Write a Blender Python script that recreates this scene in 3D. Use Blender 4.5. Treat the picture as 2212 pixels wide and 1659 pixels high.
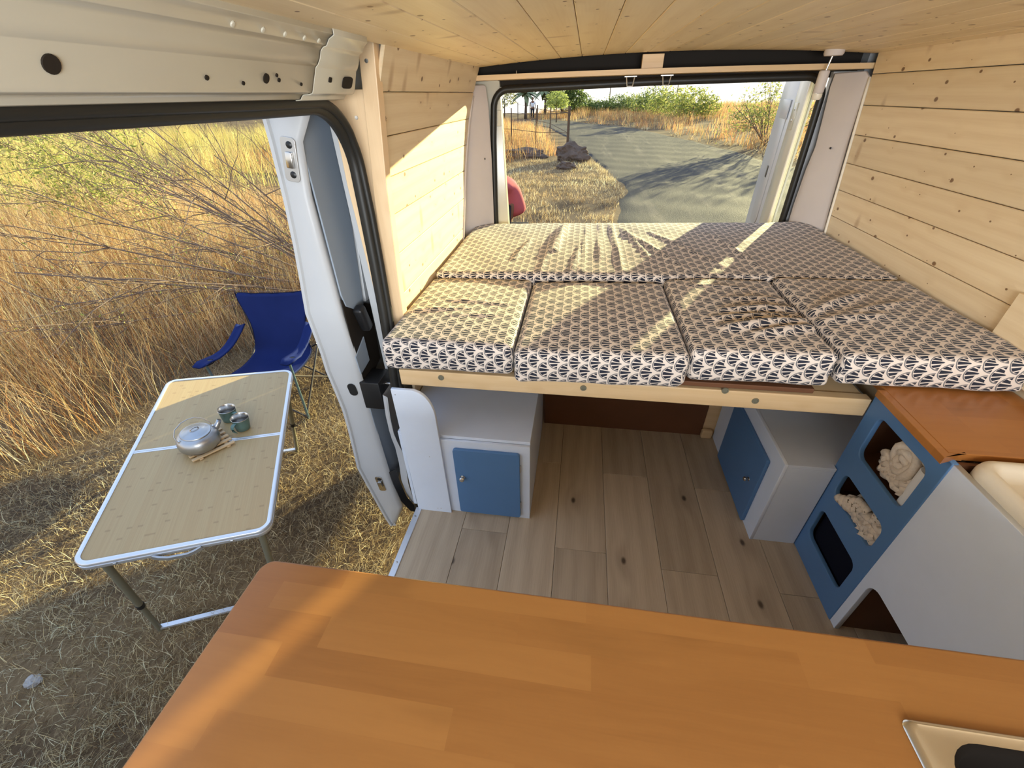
import bpy, bmesh, math, random
import numpy as np
from mathutils import Vector, Matrix, noise

for o in list(bpy.data.objects):
    bpy.data.objects.remove(o, do_unlink=True)
SC = bpy.context.scene
COL = SC.collection
random.seed(7)
PI = math.pi

# ------------------------------------------------------------------ camera
W_PX, H_PX, F_PX = 2212.0, 1659.0, 908.863
cam_data = bpy.data.cameras.new('camera')
cam = bpy.data.objects.new('camera', cam_data)
COL.objects.link(cam)
cam_data.sensor_fit = 'HORIZONTAL'
cam_data.sensor_width = 36.0
cam_data.lens = F_PX / W_PX * 36.0
cam_data.clip_start = 0.02
cam_data.clip_end = 500


def cam_rotation(yaw, pitch, roll):
    f = Vector((math.sin(yaw) * math.cos(pitch), math.cos(yaw) * math.cos(pitch), -math.sin(pitch)))
    rt = Vector((math.cos(yaw), -math.sin(yaw), 0))
    up = rt.cross(f)
    r0 = rt * math.cos(roll) + up * math.sin(roll)
    u0 = -rt * math.sin(roll) + up * math.cos(roll)
    return Matrix((r0, u0, -f)).transposed()


cam.matrix_world = Matrix.Translation((0, 0, 1.5)) @ cam_rotation(-0.162508, 0.601735, -0.0263243).to_4x4()
SC.camera = cam

# ------------------------------------------------------------------ sky, sun, exposure
SUN_AZ, SUN_EL = math.radians(30.2), math.radians(8.2)      # from +Y towards +X
world = bpy.data.worlds.new('sky')
SC.world = world
world.use_nodes = True
wn, wl = world.node_tree.nodes, world.node_tree.links
wn.clear()
w_out = wn.new('ShaderNodeOutputWorld')
w_bg = wn.new('ShaderNodeBackground')
w_tc = wn.new('ShaderNodeTexCoord')
w_sep = wn.new('ShaderNodeSeparateXYZ')
w_ramp = wn.new('ShaderNodeValToRGB')
wl.new(w_tc.outputs['Generated'], w_sep.inputs[0])
wl.new(w_sep.outputs['Z'], w_ramp.inputs[0])
e = w_ramp.color_ramp.elements
e[0].position = 0.0
e[0].color = (1.0, 0.97, 0.90, 1)
e[1].position = 1.0
e[1].color = (0.42, 0.60, 0.95, 1)
k = w_ramp.color_ramp.elements.new(0.18)
k.color = (0.88, 0.93, 1.0, 1)
k = w_ramp.color_ramp.elements.new(0.5)
k.color = (0.60, 0.75, 1.0, 1)
wl.new(w_ramp.outputs[0], w_bg.inputs[0])
w_bg.inputs[1].default_value = 1.55
wl.new(w_bg.outputs[0], w_out.inputs[0])

sun_data = bpy.data.lights.new('sun', 'SUN')
sun = bpy.data.objects.new('sun', sun_data)
COL.objects.link(sun)
sun_data.energy = 17.5
sun_data.angle = math.radians(0.55)
sun_data.color = (1.0, 0.90, 0.46)
sun_vec = Vector((math.sin(SUN_AZ) * math.cos(SUN_EL), math.cos(SUN_AZ) * math.cos(SUN_EL), math.sin(SUN_EL)))
sun.rotation_euler = sun_vec.to_track_quat('Z', 'Y').to_euler()
sun.location = sun_vec * 30

# added fill lamp behind the camera for daylight from the unmodelled cab windows
cab = bpy.data.lights.new('cab_fill', 'AREA')
cab_o = bpy.data.objects.new('cab_fill', cab)
COL.objects.link(cab_o)
cab.shape = 'RECTANGLE'
cab.size, cab.size_y = 1.5, 0.8
cab.energy = 100
cab.color = (0.90, 0.96, 1.0)
cab_o.location = (0.3, -1.5, 1.35)
cab_o.rotation_euler = (math.radians(90), 0, 0)

SC.view_settings.view_transform = 'Standard'
SC.view_settings.look = 'None'
SC.view_settings.exposure = 0.0
SC.view_settings.gamma = 1.0
SC.view_settings.use_curve_mapping = False
SC.cycles.max_bounces = 10
SC.cycles.diffuse_bounces = 7
SC.cycles.glossy_bounces = 4
SC.cycles.transparent_max_bounces = 8
SC.cycles.caustics_reflective = False
SC.cycles.sample_clamp_indirect = 6.0


# ------------------------------------------------------------------ object helpers
def tag(o, label=None, cat=None, group=None, kind=None):
    if label: o['label'] = label
    if cat: o['category'] = cat
    if group: o['group'] = group
    if kind: o['kind'] = kind
    return o


def thing(name, label, cat, loc=(0, 0, 0), rot=(0, 0, 0), group=None):
    o = bpy.data.objects.new(name, None)
    o.empty_display_size = 0.05
    COL.objects.link(o)
    o.location = loc
    o.rotation_euler = rot
    return tag(o, label, cat, group)


def copy_tree(o, parent=None):
    c = o.copy()
    COL.objects.link(c)
    if parent is not None:
        c.parent = parent
    for ch in [x for x in COL.objects if x.parent == o]:
        copy_tree(ch, c)
    return c


class MB:
    def __init__(self):
        self.bm = bmesh.new()

    def _xf(self, vs, M):
        if M is not None:
            for v in vs:
                v.co = M @ v.co

    def box(self, x0, x1, y0, y1, z0, z1, bev=0.0, seg=2, M=None):
        r = bmesh.ops.create_cube(self.bm, size=1.0)
        vs = r['verts']
        for v in vs:
            v.co = Vector((x0 if v.co.x < 0 else x1, y0 if v.co.y < 0 else y1, z0 if v.co.z < 0 else z1))
        if bev > 0:
            es = list({e for v in vs for e in v.link_edges})
            rb = bmesh.ops.bevel(self.bm, geom=es, offset=bev, segments=seg, affect='EDGES', profile=0.5)
            vs = list({v for f in rb['faces'] for v in f.verts} | {v for v in vs if v.is_valid})
        self._xf(vs, M)
        return self

    def prism(self, pts, d, bev=0.0, seg=2, M=None):
        """closed outline of 3-D points extruded by vector d"""
        d = Vector(d)
        a = [self.bm.verts.new(Vector(p)) for p in pts]
        b = [self.bm.verts.new(Vector(p) + d) for p in pts]
        n = len(pts)
        fs = [self.bm.faces.new(a), self.bm.faces.new(b[::-1])]
        for i in range(n):
            fs.append(self.bm.faces.new((a[i], b[i], b[(i + 1) % n], a[(i + 1) % n])))
        bmesh.ops.recalc_face_normals(self.bm, faces=fs)
        vs = a + b
        if bev > 0:
            es = [e for e in {e for f in fs[:2] for e in f.edges}]
            rb = bmesh.ops.bevel(self.bm, geom=es, offset=bev, segments=seg, affect='EDGES', profile=0.5)
            vs = list({v for f in rb['faces'] for v in f.verts} | {v for v in vs if v.is_valid})
        self._xf(vs, M)
        return self

    def sweep(self, pts, prof, closed=False, caps=True, up=None, scales=None):
        """profile (list of 2-D) swept along 3-D points with a stable frame"""
        P = [Vector(p) for p in pts]
        n = len(P)
        rings = []
        prev = None
        for i in range(n):
            if closed:
                t = (P[(i + 1) % n] - P[i - 1])
            else:
                t = P[min(i + 1, n - 1)] - P[max(i - 1, 0)]
            t.normalize()
            if up is not None:
                nrm = Vector(up)
            elif prev is None:
                nrm = Vector((0, 0, 1)) if abs(t.z) < 0.9 else Vector((1, 0, 0))
            else:
                nrm = prev
            nrm = nrm - t * nrm.dot(t)
            nrm.normalize()
            prev = nrm
            bn = t.cross(nrm)
            s = 1.0 if scales is None else scales[i]
            rings.append([self.bm.verts.new(P[i] + nrm * (q[1] * s) + bn * (q[0] * s)) for q in prof])
        m = len(prof)
        rng = range(n) if closed else range(n - 1)
        for i in rng:
            A, B = rings[i], rings[(i + 1) % n]
            for j in range(m):
                self.bm.faces.new((A[j], A[(j + 1) % m], B[(j + 1) % m], B[j]))
        if caps and not closed:
            self.bm.faces.new(rings[0][::-1])
            self.bm.faces.new(rings[-1])
        return self

    def tube(self, pts, r, seg=10, closed=False, scales=None):
        prof = [(math.cos(2 * PI * k / seg) * r, math.sin(2 * PI * k / seg) * r) for k in range(seg)]
        return self.sweep(pts, prof, closed, scales=scales)

    def lathe(self, prof, c=(0, 0, 0), seg=32, M=None):
        """prof: list of (radius, z); radius 0 ends collapse to a point"""
        c = Vector(c)
        rings = []
        new = []
        for r, z in prof:
            if r < 1e-6:
                v = self.bm.verts.new(c + Vector((0, 0, z)))
                rings.append([v])
                new.append(v)
            else:
                ring = [self.bm.verts.new(c + Vector((r * math.cos(2 * PI * k / seg), r * math.sin(2 * PI * k / seg), z))) for k in range(seg)]
                rings.append(ring)
                new += ring
        for A, B in zip(rings, rings[1:]):
            for k in range(seg):
                k2 = (k + 1) % seg
                if len(A) == 1 and len(B) == 1: continue
                if len(A) == 1: self.bm.faces.new((A[0], B[k2], B[k]))
                elif len(B) == 1: self.bm.faces.new((A[k], A[k2], B[0]))
                else: self.bm.faces.new((A[k], A[k2], B[k2], B[k]))
        self._xf(new, M)
        return self

    def cyl(self, p, q, r, seg=16, r2=None):
        p, q = Vector(p), Vector(q)
        prof = [(math.cos(2 * PI * k / seg) * r, math.sin(2 * PI * k / seg) * r) for k in range(seg)]
        return self.sweep([p, q], prof, scales=[1.0, 1.0 if r2 is None else r2 / r])

    def quadgrid(self, rows):
        """rows of 3-D points -> quad surface"""
        V = [[self.bm.verts.new(Vector(p)) for p in r] for r in rows]
        for A, B in zip(V, V[1:]):
            for j in range(len(A) - 1):
                self.bm.faces.new((A[j], A[j + 1], B[j + 1], B[j]))
        return self

    def build(self, name, mat, parent=None, smooth=False, angle=35, recalc=True):
        if recalc:
            bmesh.ops.recalc_face_normals(self.bm, faces=self.bm.faces[:])
        me = bpy.data.meshes.new(name)
        self.bm.to_mesh(me)
        self.bm.free()
        o = bpy.data.objects.new(name, me)
        COL.objects.link(o)
        if mat is not None:
            me.materials.append(mat)
        if parent is not None:
            o.parent = parent
        if smooth:
            me.polygons.foreach_set('use_smooth', [True] * len(me.polygons))
            if angle < 180:
                try:
                    me.set_sharp_from_angle(angle=math.radians(angle))
                except Exception:
                    pass
        return o


def mod(o, kind, **kw):
    m = o.modifiers.new(kind.lower(), kind)
    for k, v in kw.items():
        setattr(m, k, v)
    return m


def np_mesh(name, verts, faces, mat, attr=None, parent=None, smooth=False):
    """verts (n,3), faces (m,4) numpy; attr: per-vertex rgb"""
    me = bpy.data.meshes.new(name)
    nv, nf = len(verts), len(faces)
    me.vertices.add(nv)
    me.vertices.foreach_set('co', np.ascontiguousarray(verts, dtype=np.float32).ravel())
    me.loops.add(nf * 4)
    me.loops.foreach_set('vertex_index', np.ascontiguousarray(faces, dtype=np.int32).ravel())
    me.polygons.add(nf)
    me.polygons.foreach_set('loop_start', np.arange(0, nf * 4, 4, dtype=np.int32))
    try:
        me.polygons.foreach_set('loop_total', np.full(nf, 4, dtype=np.int32))
    except Exception:
        pass
    me.update(calc_edges=True)
    if attr is not None:
        a = me.color_attributes.new('col', 'FLOAT_COLOR', 'POINT')
        c = np.ones((nv, 4), dtype=np.float32)
        c[:, :3] = attr
        a.data.foreach_set('color', c.ravel())
    if smooth:
        me.polygons.foreach_set('use_smooth', np.ones(nf, dtype=bool))
    me.materials.append(mat)
    o = bpy.data.objects.new(name, me)
    COL.objects.link(o)
    if parent is not None:
        o.parent = parent
    return o


# ------------------------------------------------------------------ node helpers
class S:
    """a value socket with arithmetic"""
    def __init__(self, t, s): self.t, self.s = t, s
    def _m(self, op, *a): return self.t.math(op, self, *a)
    def __add__(self, o): return self._m('ADD', o)
    __radd__ = __add__
    def __sub__(self, o): return self._m('SUBTRACT', o)
    def __rsub__(self, o): return self.t.math('SUBTRACT', o, self)
    def __mul__(self, o): return self._m('MULTIPLY', o)
    __rmul__ = __mul__
    def __truediv__(self, o): return self._m('DIVIDE', o)
    def __lt__(self, o): return self._m('LESS_THAN', o)
    def __gt__(self, o): return self._m('GREATER_THAN', o)


class Tree:
    def __init__(self, name, rough=0.6, spec=0.3, metal=0.0):
        self.mat = bpy.data.materials.new(name)
        self.mat.use_nodes = True
        self.nt = self.mat.node_tree
        self.nt.nodes.clear()
        self.out = self.n('ShaderNodeOutputMaterial')
        self.b = self.n('ShaderNodeBsdfPrincipled')
        self.b.inputs['Roughness'].default_value = rough
        self.b.inputs['Metallic'].default_value = metal
        self.b.inputs['Specular IOR Level'].default_value = spec
        self.l(self.b.outputs[0], self.out.inputs[0])
        self._obj = None

    def n(self, k): return self.nt.nodes.new(k)

    def l(self, a, b):
        self.nt.links.new(a.s if isinstance(a, S) else a, b)

    def put(self, v, inp):
        if isinstance(v, S): self.nt.links.new(v.s, inp)
        elif hasattr(v, 'is_output'): self.nt.links.new(v, inp)
        else: inp.default_value = v

    def math(self, op, *a):
        n = self.n('ShaderNodeMath')
        n.operation = op
        for i, v in enumerate(a):
            self.put(v, n.inputs[i])
        return S(self, n.outputs[0])

    def obj(self):
        if self._obj is None:
            tc = self.n('ShaderNodeTexCoord')
            self._tc = tc
            sp = self.n('ShaderNodeSeparateXYZ')
            self.l(tc.outputs['Object'], sp.inputs[0])
            self._obj = [S(self, sp.outputs[i]) for i in range(3)]
        return self._obj

    def uv(self):
        tc = self.n('ShaderNodeTexCoord')
        sp = self.n('ShaderNodeSeparateXYZ')
        self.l(tc.outputs['UV'], sp.inputs[0])
        return S(self, sp.outputs[0]), S(self, sp.outputs[1])

    def vec(self, x, y, z=0.0):
        c = self.n('ShaderNodeCombineXYZ')
        for i, v in enumerate((x, y, z)):
            self.put(v, c.inputs[i])
        return c.outputs[0]

    def island(self):
        g = self.n('ShaderNodeNewGeometry')
        return S(self, g.outputs['Random Per Island'])

    def noise(self, vec, scale=1.0, detail=3.0, rough=0.55, dist=0.0, color=False):
        n = self.n('ShaderNodeTexNoise')
        self.l(vec, n.inputs['Vector'])
        n.inputs['Scale'].default_value = scale
        n.inputs['Detail'].default_value = detail
        n.inputs['Roughness'].default_value = rough
        n.inputs['Distortion'].default_value = dist
        return n.outputs['Color'] if color else S(self, n.outputs['Fac'])

    def voronoi(self, vec, scale=1.0, rnd=1.0, dims='2D', feature='F1'):
        n = self.n('ShaderNodeTexVoronoi')
        n.voronoi_dimensions = dims
        n.feature = feature
        self.l(vec, n.inputs['Vector'])
        n.inputs['Scale'].default_value = scale
        n.inputs['Randomness'].default_value = rnd
        sp = self.n('ShaderNodeSeparateColor')
        if feature != 'DISTANCE_TO_EDGE':
            self.l(n.outputs['Color'], sp.inputs[0])
        return S(self, n.outputs['Distance']), S(self, sp.outputs[0]), S(self, sp.outputs[1])

    def step(self, v, a, b):
        """smooth 0..1 as v goes a..b (a may exceed b)"""
        n = self.n('ShaderNodeMapRange')
        n.interpolation_type = 'SMOOTHSTEP'
        self.put(v, n.inputs[0])
        if a <= b:
            n.inputs[1].default_value, n.inputs[2].default_value = a, b
            n.inputs[3].default_value, n.inputs[4].default_value = 0, 1
        else:
            n.inputs[1].default_value, n.inputs[2].default_value = b, a
            n.inputs[3].default_value, n.inputs[4].default_value = 1, 0
        return S(self, n.outputs[0])

    def mix(self, f, a, b, blend='MIX'):
        n = self.n('ShaderNodeMix')
        n.data_type = 'RGBA'
        n.blend_type = blend
        self.put(f, n.inputs[0])
        for v, i in ((a, 6), (b, 7)):
            if isinstance(v, (tuple, list)):
                n.inputs[i].default_value = (v[0], v[1], v[2], 1)
            else:
                self.put(v, n.inputs[i])
        return n.outputs[2]

    def ramp(self, f, stops):
        n = self.n('ShaderNodeValToRGB')
        self.put(f, n.inputs[0])
        el = n.color_ramp.elements
        while len(el) > 1: el.remove(el[-1])
        el[0].position = stops[0][0]
        el[0].color = (*stops[0][1], 1)
        for p, c in stops[1:]:
            q = el.new(p)
            q.color = (*c, 1)
        return n.outputs[0]

    def bump(self, h, strength=0.3, dist=0.002):
        n = self.n('ShaderNodeBump')
        n.inputs['Strength'].default_value = strength
        n.inputs['Distance'].default_value = dist
        self.put(h, n.inputs['Height'])
        self.l(n.outputs[0], self.b.inputs['Normal'])

    def col(self, c):
        if isinstance(c, (tuple, list)):
            self.b.inputs['Base Color'].default_value = (c[0], c[1], c[2], 1)
        else:
            self.put(c, self.b.inputs['Base Color'])
        return self


def srgb(r, g, b):
    f = lambda c: (c / 255 / 12.92) if c / 255 <= 0.04045 else ((c / 255 + 0.055) / 1.055) ** 2.4
    return (f(r), f(g), f(b))


def paint(name, c, rough=0.5, spec=0.3, metal=0.0, var=0.06, scale=8.0, bump=0.0, bscale=120.0):
    """plain colour with a faint uneven tone, so no surface is perfectly flat"""
    t = Tree(name, rough, spec, metal)
    x, y, z = t.obj()
    v = t.vec(x, y, z)
    nz = t.noise(v, scale, 4)
    t.col(t.mix(nz, tuple(k * (1 - var) for k in c), tuple(min(1, k * (1 + var)) for k in c)))
    if bump:
        t.bump(t.noise(v, bscale, 2), bump, 0.001)
    return t.mat


def pine(name, la, wa, base=(0.78, 0.645, 0.44), dark=(0.63, 0.465, 0.275), knot=(0.16, 0.075, 0.03), kn=1.0, gs=1.0):
    """boards of knotty pine; la, wa = object axes along and across the grain"""
    t = Tree(name, 0.42, 0.35)
    P = t.obj()
    r = t.island()
    L = P[la] + r * 31.0
    A = P[wa] + r * 17.0
    # knots: round or smeared across the grain
    kd, kr, kg = t.voronoi(t.vec(L * 8.0, A * 11.0), 1.0, 1.0)
    size = kr * kr * 0.085 + 0.022
    kk = t.step(kd / size, 1.0, 0.55) * (kg > (0.28 if kn else 2.0))
    halo = t.step(kd, 0.42, 0.0) * (kg > 0.28)
    sd, sr, sg = t.voronoi(t.vec(L * 6.0 + 7.3, A * 2.3), 1.0, 1.0)
    smear = t.step(sd, 0.16, 0.02) * (sg > 0.62)
    warp = t.noise(t.vec(L * 1.3, A * 5.0, r * 9.0), 1.0, 2)
    g1 = A * (62.0 * gs) + warp * 5.0 + halo * 1.1
    rings = t.math('SINE', g1 * 2.2) * 0.5 + 0.5
    fine = t.noise(t.vec(L * 5.0, A * 190.0, r), 1.0, 3)
    tone = t.noise(t.vec(L * 0.7, A * 6.0, r * 5.0), 1.0, 2)
    f = rings * 0.16 + fine * 0.34 + tone * 0.42
    c = t.mix(t.step(f, 0.12, 0.95), base, dark)
    c = t.mix(halo * 0.22, c, dark)
    c = t.mix(smear * 0.55, c, (dark[0] * 0.55, dark[1] * 0.42, dark[2] * 0.35))
    c = t.mix(kk * 0.92, c, knot)
    # each board its own tone
    hv = t.n('ShaderNodeHueSaturation')
    t.put(r * 0.16 + 0.93, hv.inputs['Value'])
    t.put(1.0, hv.inputs['Saturation'])
    t.l(c, hv.inputs['Color'])
    t.col(hv.outputs[0])
    t.bump(rings * 0.2 + fine * 0.5 - kk * 0.6, 0.15, 0.001)
    return t.mat

# ------------------------------------------------------------------ materials
M = {}
M['pine_wall'] = pine('pine_boards', 1, 2)
M['pine_ceiling'] = pine('ceiling_boards', 1, 0, base=(0.78, 0.64, 0.42), dark=(0.62, 0.46, 0.26), gs=0.6)
M['pine_post'] = pine('pine_post', 2, 0, base=(0.76, 0.56, 0.345), dark=(0.64, 0.44, 0.25), kn=0)
M['pine_beam'] = pine('pine_beam', 0, 2, base=(0.66, 0.48, 0.28), dark=(0.55, 0.37, 0.19), kn=0)
M['white_paint'] = paint('white_satin_paint', (0.67, 0.735, 0.85), 0.45, 0.35, bump=0.05)
M['blue_paint'] = paint('slate_blue_paint', srgb(84, 122, 166), 0.45, 0.35, bump=0.06)
M['van_white'] = paint('white_body_paint', (0.47, 0.48, 0.495), 0.28, 0.5, var=0.04)
M['van_grey'] = paint('grey_lining_board', (0.28, 0.325, 0.385), 0.6, 0.25, var=0.10, scale=2.0)
M['van_cream'] = paint('cream_body_paint', (0.52, 0.49, 0.40), 0.22, 0.55, var=0.05)
M['pillar_panel'] = paint('pillar_trim_panel', (0.56, 0.50, 0.47), 0.7, 0.2, bump=0.08, bscale=220)
M['rubber'] = paint('black_rubber', (0.016, 0.015, 0.013), 0.45, 0.35)
M['black'] = paint('black_plastic', (0.012, 0.012, 0.013), 0.4, 0.4)
M['dark_void'] = paint('painted_cavity_dark', (0.022, 0.017, 0.013), 0.7, 0.15)  # paints in the shade of holes, recess and roof cavity; also colours the underbody
M['dark_wood'] = paint('dark_stained_plywood', (0.13, 0.055, 0.026), 0.55, 0.3, var=0.25, scale=5)
M['steel'] = paint('brushed_steel', (0.60, 0.58, 0.55), 0.24, 0.5, metal=1.0, var=0.05)
M['zinc'] = paint('zinc_plate', (0.55, 0.55, 0.55), 0.35, 0.5, metal=0.8, var=0.1)
M['alu'] = paint('matt_aluminium', (0.72, 0.74, 0.78), 0.38, 0.5, metal=0.7, var=0.05)
M['ivory'] = paint('ivory_plastic', (0.72, 0.66, 0.55), 0.38, 0.45, var=0.03)
M['olive'] = paint('olive_grey_tube', (0.23, 0.22, 0.16), 0.35, 0.5, metal=0.4)


def mat_floor():
    t = Tree('oak_laminate', 0.42, 0.35)
    x, y, z = t.obj()
    r = t.island()
    L = y + r * 23.0
    A = x + r * 13.0
    kd, kr, kg = t.voronoi(t.vec(L * 2.4, A * 4.2), 1.0, 1.0)
    halo = t.step(kd, 0.30, 0.0) * (kg > 0.55)
    knot = t.step(kd, 0.055, 0.015) * (kg > 0.55)
    warp = t.noise(t.vec(L * 1.6, A * 6.0, r * 7.0), 1.0, 3)
    rings = t.math('SINE', A * 95.0 + warp * 11.0 + halo * 4.0) * 0.5 + 0.5
    fine = t.noise(t.vec(L * 7.0, A * 260.0, r), 1.0, 3)
    tone = t.noise(t.vec(L * 1.0, A * 9.0, r * 3.0), 1.0, 3)
    f = rings * 0.15 + fine * 0.45 + tone * 0.40
    c = t.mix(t.step(f, 0.2, 0.85), (0.53, 0.425, 0.30), (0.37, 0.285, 0.195))
    c = t.mix(halo * 0.22, c, (0.12, 0.07, 0.045))
    c = t.mix(knot * 0.85, c, (0.035, 0.02, 0.013))
    hv = t.n('ShaderNodeHueSaturation')
    t.put(r * 0.30 + 0.86, hv.inputs['Value'])
    t.l(c, hv.inputs['Color'])
    t.col(hv.outputs[0])
    t.bump(fine * 0.6 + rings * 0.4, 0.10, 0.001)
    return t.mat


def mat_staves(name, base, dark, along=0, across=1, L=0.42, Wd=0.048, rough=0.30, coat=0.12):
    """glued hardwood staves with an orange-brown varnish"""
    t = Tree(name, rough, 0.45)
    P = t.obj()
    a, b = P[along], P[across]
    row = t.math('FLOOR', b / Wd)
    wn_ = t.n('ShaderNodeTexWhiteNoise')
    wn_.noise_dimensions = '1D'
    t.put(row * 1.37 + 3.1, wn_.inputs['W'])
    sh = S(t, wn_.outputs['Value'])
    colm = t.math('FLOOR', a / L + sh * 3.0)
    w2 = t.n('ShaderNodeTexWhiteNoise')
    w2.noise_dimensions = '2D'
    t.l(t.vec(row * 1.7 + 0.3, colm * 2.3 + 0.7), w2.inputs['Vector'])
    r = S(t, w2.outputs['Value'])
    warp = t.noise(t.vec(a * 3.0 + r * 9.0, b * 9.0, r * 5.0), 1.0, 3)
    streak = t.noise(t.vec(a * 4.0 + r * 19.0, b * 70.0 + warp * 5.0, r), 1.0, 4)
    fine = t.noise(t.vec(a * 14.0, b * 420.0, r), 1.0, 2)
    c = t.mix(t.step(r * 0.50 + streak * 0.50, 0.10, 1.0), base, dark)
    c = t.mix(t.step(warp, 0.60, 0.74) * 0.32, c, tuple(k * 0.60 for k in dark))
    c = t.mix(fine * 0.25, c, tuple(k * 1.15 for k in base))
    t.col(c)
    t.b.inputs['Coat Weight'].default_value = coat
    t.b.inputs['Coat Roughness'].default_value = 0.25
    t.bump(fine * 0.5 + streak * 0.3, 0.05, 0.0008)
    return t.mat


def mat_bamboo():
    t = Tree('bamboo_laminate', 0.42, 0.4)
    x, y, z = t.obj()
    Wd = 0.0165
    row = t.math('FLOOR', x / Wd)
    wn_ = t.n('ShaderNodeTexWhiteNoise')
    wn_.noise_dimensions = '1D'
    t.put(row * 1.31 + 0.4, wn_.inputs['W'])
    r = S(t, wn_.outputs['Value'])
    fx = x / Wd - row
    yy = y + r * 5.0
    cell = t.math('FLOOR', yy / 0.21)
    fy = yy / 0.21 - cell
    w2 = t.n('ShaderNodeTexWhiteNoise')
    w2.noise_dimensions = '2D'
    t.l(t.vec(row + 0.5, cell + 0.5), w2.inputs['Vector'])
    r2 = S(t, w2.outputs['Value'])
    node = t.step(t.math('ABSOLUTE', fy - 0.5), 0.030, 0.006) * (r2 > 0.40)
    streak = t.noise(t.vec(x * 330.0, y * 3.5, r), 1.0, 3)
    c = t.mix(streak, (0.53, 0.395, 0.20), (0.385, 0.265, 0.125))
    c = t.mix(r * 0.30, c, (0.42, 0.27, 0.12))
    c = t.mix(node * 0.34, c, (0.20, 0.115, 0.05))
    t.col(c)
    return t.mat


def mat_fabric():
    """cream cotton with rows of navy fans that open sideways"""
    t = Tree('fan_print_cotton', 0.85, 0.12)
    U, V = t.uv()
    Rr = 0.0322
    # a slight hand-laid wobble in the cloth
    wob = t.noise(t.vec(U * 7.0, V * 7.0), 1.0, 2)
    a = V / Rr + wob * 0.35
    b = (0.0 - U) / Rr + wob * 0.25
    k = t.math('FLOOR', b)
    fb = b - k
    par = t.math('FLOORED_MODULO', k, 2.0)
    la1 = t.math('FLOORED_MODULO', a - par + 1.0, 2.0) - 1.0
    la2 = t.math('FLOORED_MODULO', a - par, 2.0) - 1.0
    d1 = t.math('SQRT', la1 * la1 + fb * fb)
    ins = d1 < 1.0
    X = la1 * ins + la2 * (1.0 - ins)
    Y = fb * ins + (fb - 1.0) * (1.0 - ins)
    D = t.math('SQRT', X * X + Y * Y)
    sx = t.math('SIGN', X)
    nx = X - sx
    ny = Y + 1.0
    DN = t.math('SQRT', nx * nx + ny * ny)
    low = Y < 0.0
    edge = D * (1.0 - low) + (2.0 - DN) * low          # 1 on the rim of each scale
    dy = Y + 0.98
    th = t.math('ARCTAN2', X, dy)
    rr = t.math('SQRT', X * X + dy * dy)
    fr = t.math('FRACT', th * 3.35 + 0.5)
    ray = t.math('ABSOLUTE', fr - 0.5) < (t.step(rr, 0.25, 1.3) * 0.10 + 0.26)
    fan = ray * (edge < 0.77)
    band = (edge > 0.80) * (edge < 0.90) * (1.0 - low)
    ink = t.mix(t.step(rr, 1.0, 0.15), (0.020, 0.023, 0.036), (0.085, 0.12, 0.19))
    cream = (0.64, 0.55, 0.48)
    c = t.mix(fan, cream, ink)
    c = t.mix(band * 0.85, c, (0.055, 0.065, 0.085))
    t.col(c)
    wv = t.noise(t.vec(U * 60.0, V * 60.0), 1.0, 3)
    t.bump(wv, 0.12, 0.002)
    t.b.inputs['Sheen Weight'].default_value = 0.15
    return t.mat


M['floor'] = mat_floor()
M['counter'] = mat_staves('varnished_hardwood_counter', (0.290, 0.130, 0.036), (0.205, 0.082, 0.021), Wd=0.040, L=0.36)
M['worktop'] = mat_staves('varnished_hardwood_worktop', (0.40, 0.16, 0.040), (0.30, 0.11, 0.027), along=0, across=1, Wd=0.07)
M['bamboo'] = mat_bamboo()
M['fabric'] = mat_fabric()


# ------------------------------------------------------------------ the van: boards, floor, openings
EYE = Vector((0, 0, 1.5))


def rescale(o, s):
    """resize a finished piece to the true wall distance (uniform scale about the survey point)"""
    if o.type == 'MESH':
        T = Matrix.Translation(EYE) @ Matrix.Scale(s, 4) @ Matrix.Translation(-EYE)
        if o.parent is None:
            o.data.transform(T)
        else:
            o.data.transform(Matrix.Scale(s, 4))
    else:
        o.location = EYE + (Vector(o.location) - EYE) * s
    for c in [x for x in COL.objects if x.parent == o]:
        if o.type == 'MESH':
            c.data.transform(T) if c.type == 'MESH' else None
        else:
            rescale(c, s)
    return o


def profile_boards(name, prof, y0, y1, mat, side, thick=0.012, label=None, gap=0.0022):
    """boards along Y stacked along a profile of (x, z) points; side +1 means the room lies at +x"""
    mb = MB()
    for (xa, za, ya0, ya1), (xb, zb, yb0, yb1) in zip(prof, prof[1:]):
        d = Vector((xb - xa, 0, zb - za))
        u = d.normalized()
        nrm = Vector((u.z, 0, -u.x)) * side
        if nrm.x * side < 0: nrm = -nrm
        A = Vector((xa, 0, za)) + u * gap * 0.5
        B = Vector((xb, 0, zb)) - u * gap * 0.5
        back = -nrm * thick
        pts = [A + Vector((0, ya0, 0)), A + Vector((0, ya1, 0)), B + Vector((0, yb1, 0)), B + Vector((0, yb0, 0))]
        mb.prism(pts, back, bev=0.0022, seg=1)
    o = mb.build(name, mat)
    return tag(o, label, None, None, 'structure')


# right wall: boards 0.11 m high, rear ends follow the leaning pillar
def rear_r(z): return 2.30 + (z - 0.87) * 0.19
zs = [0.22, 0.33, 0.44, 0.55, 0.66, 0.77, 0.88, 0.99, 1.10, 1.21, 1.32, 1.43, 1.54, 1.625]
rescale(profile_boards('wall_right', [(1.192, z, -0.9, rear_r(z)) for z in zs], 0, 0, M['pine_wall'], -1), 1.0756)


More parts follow.
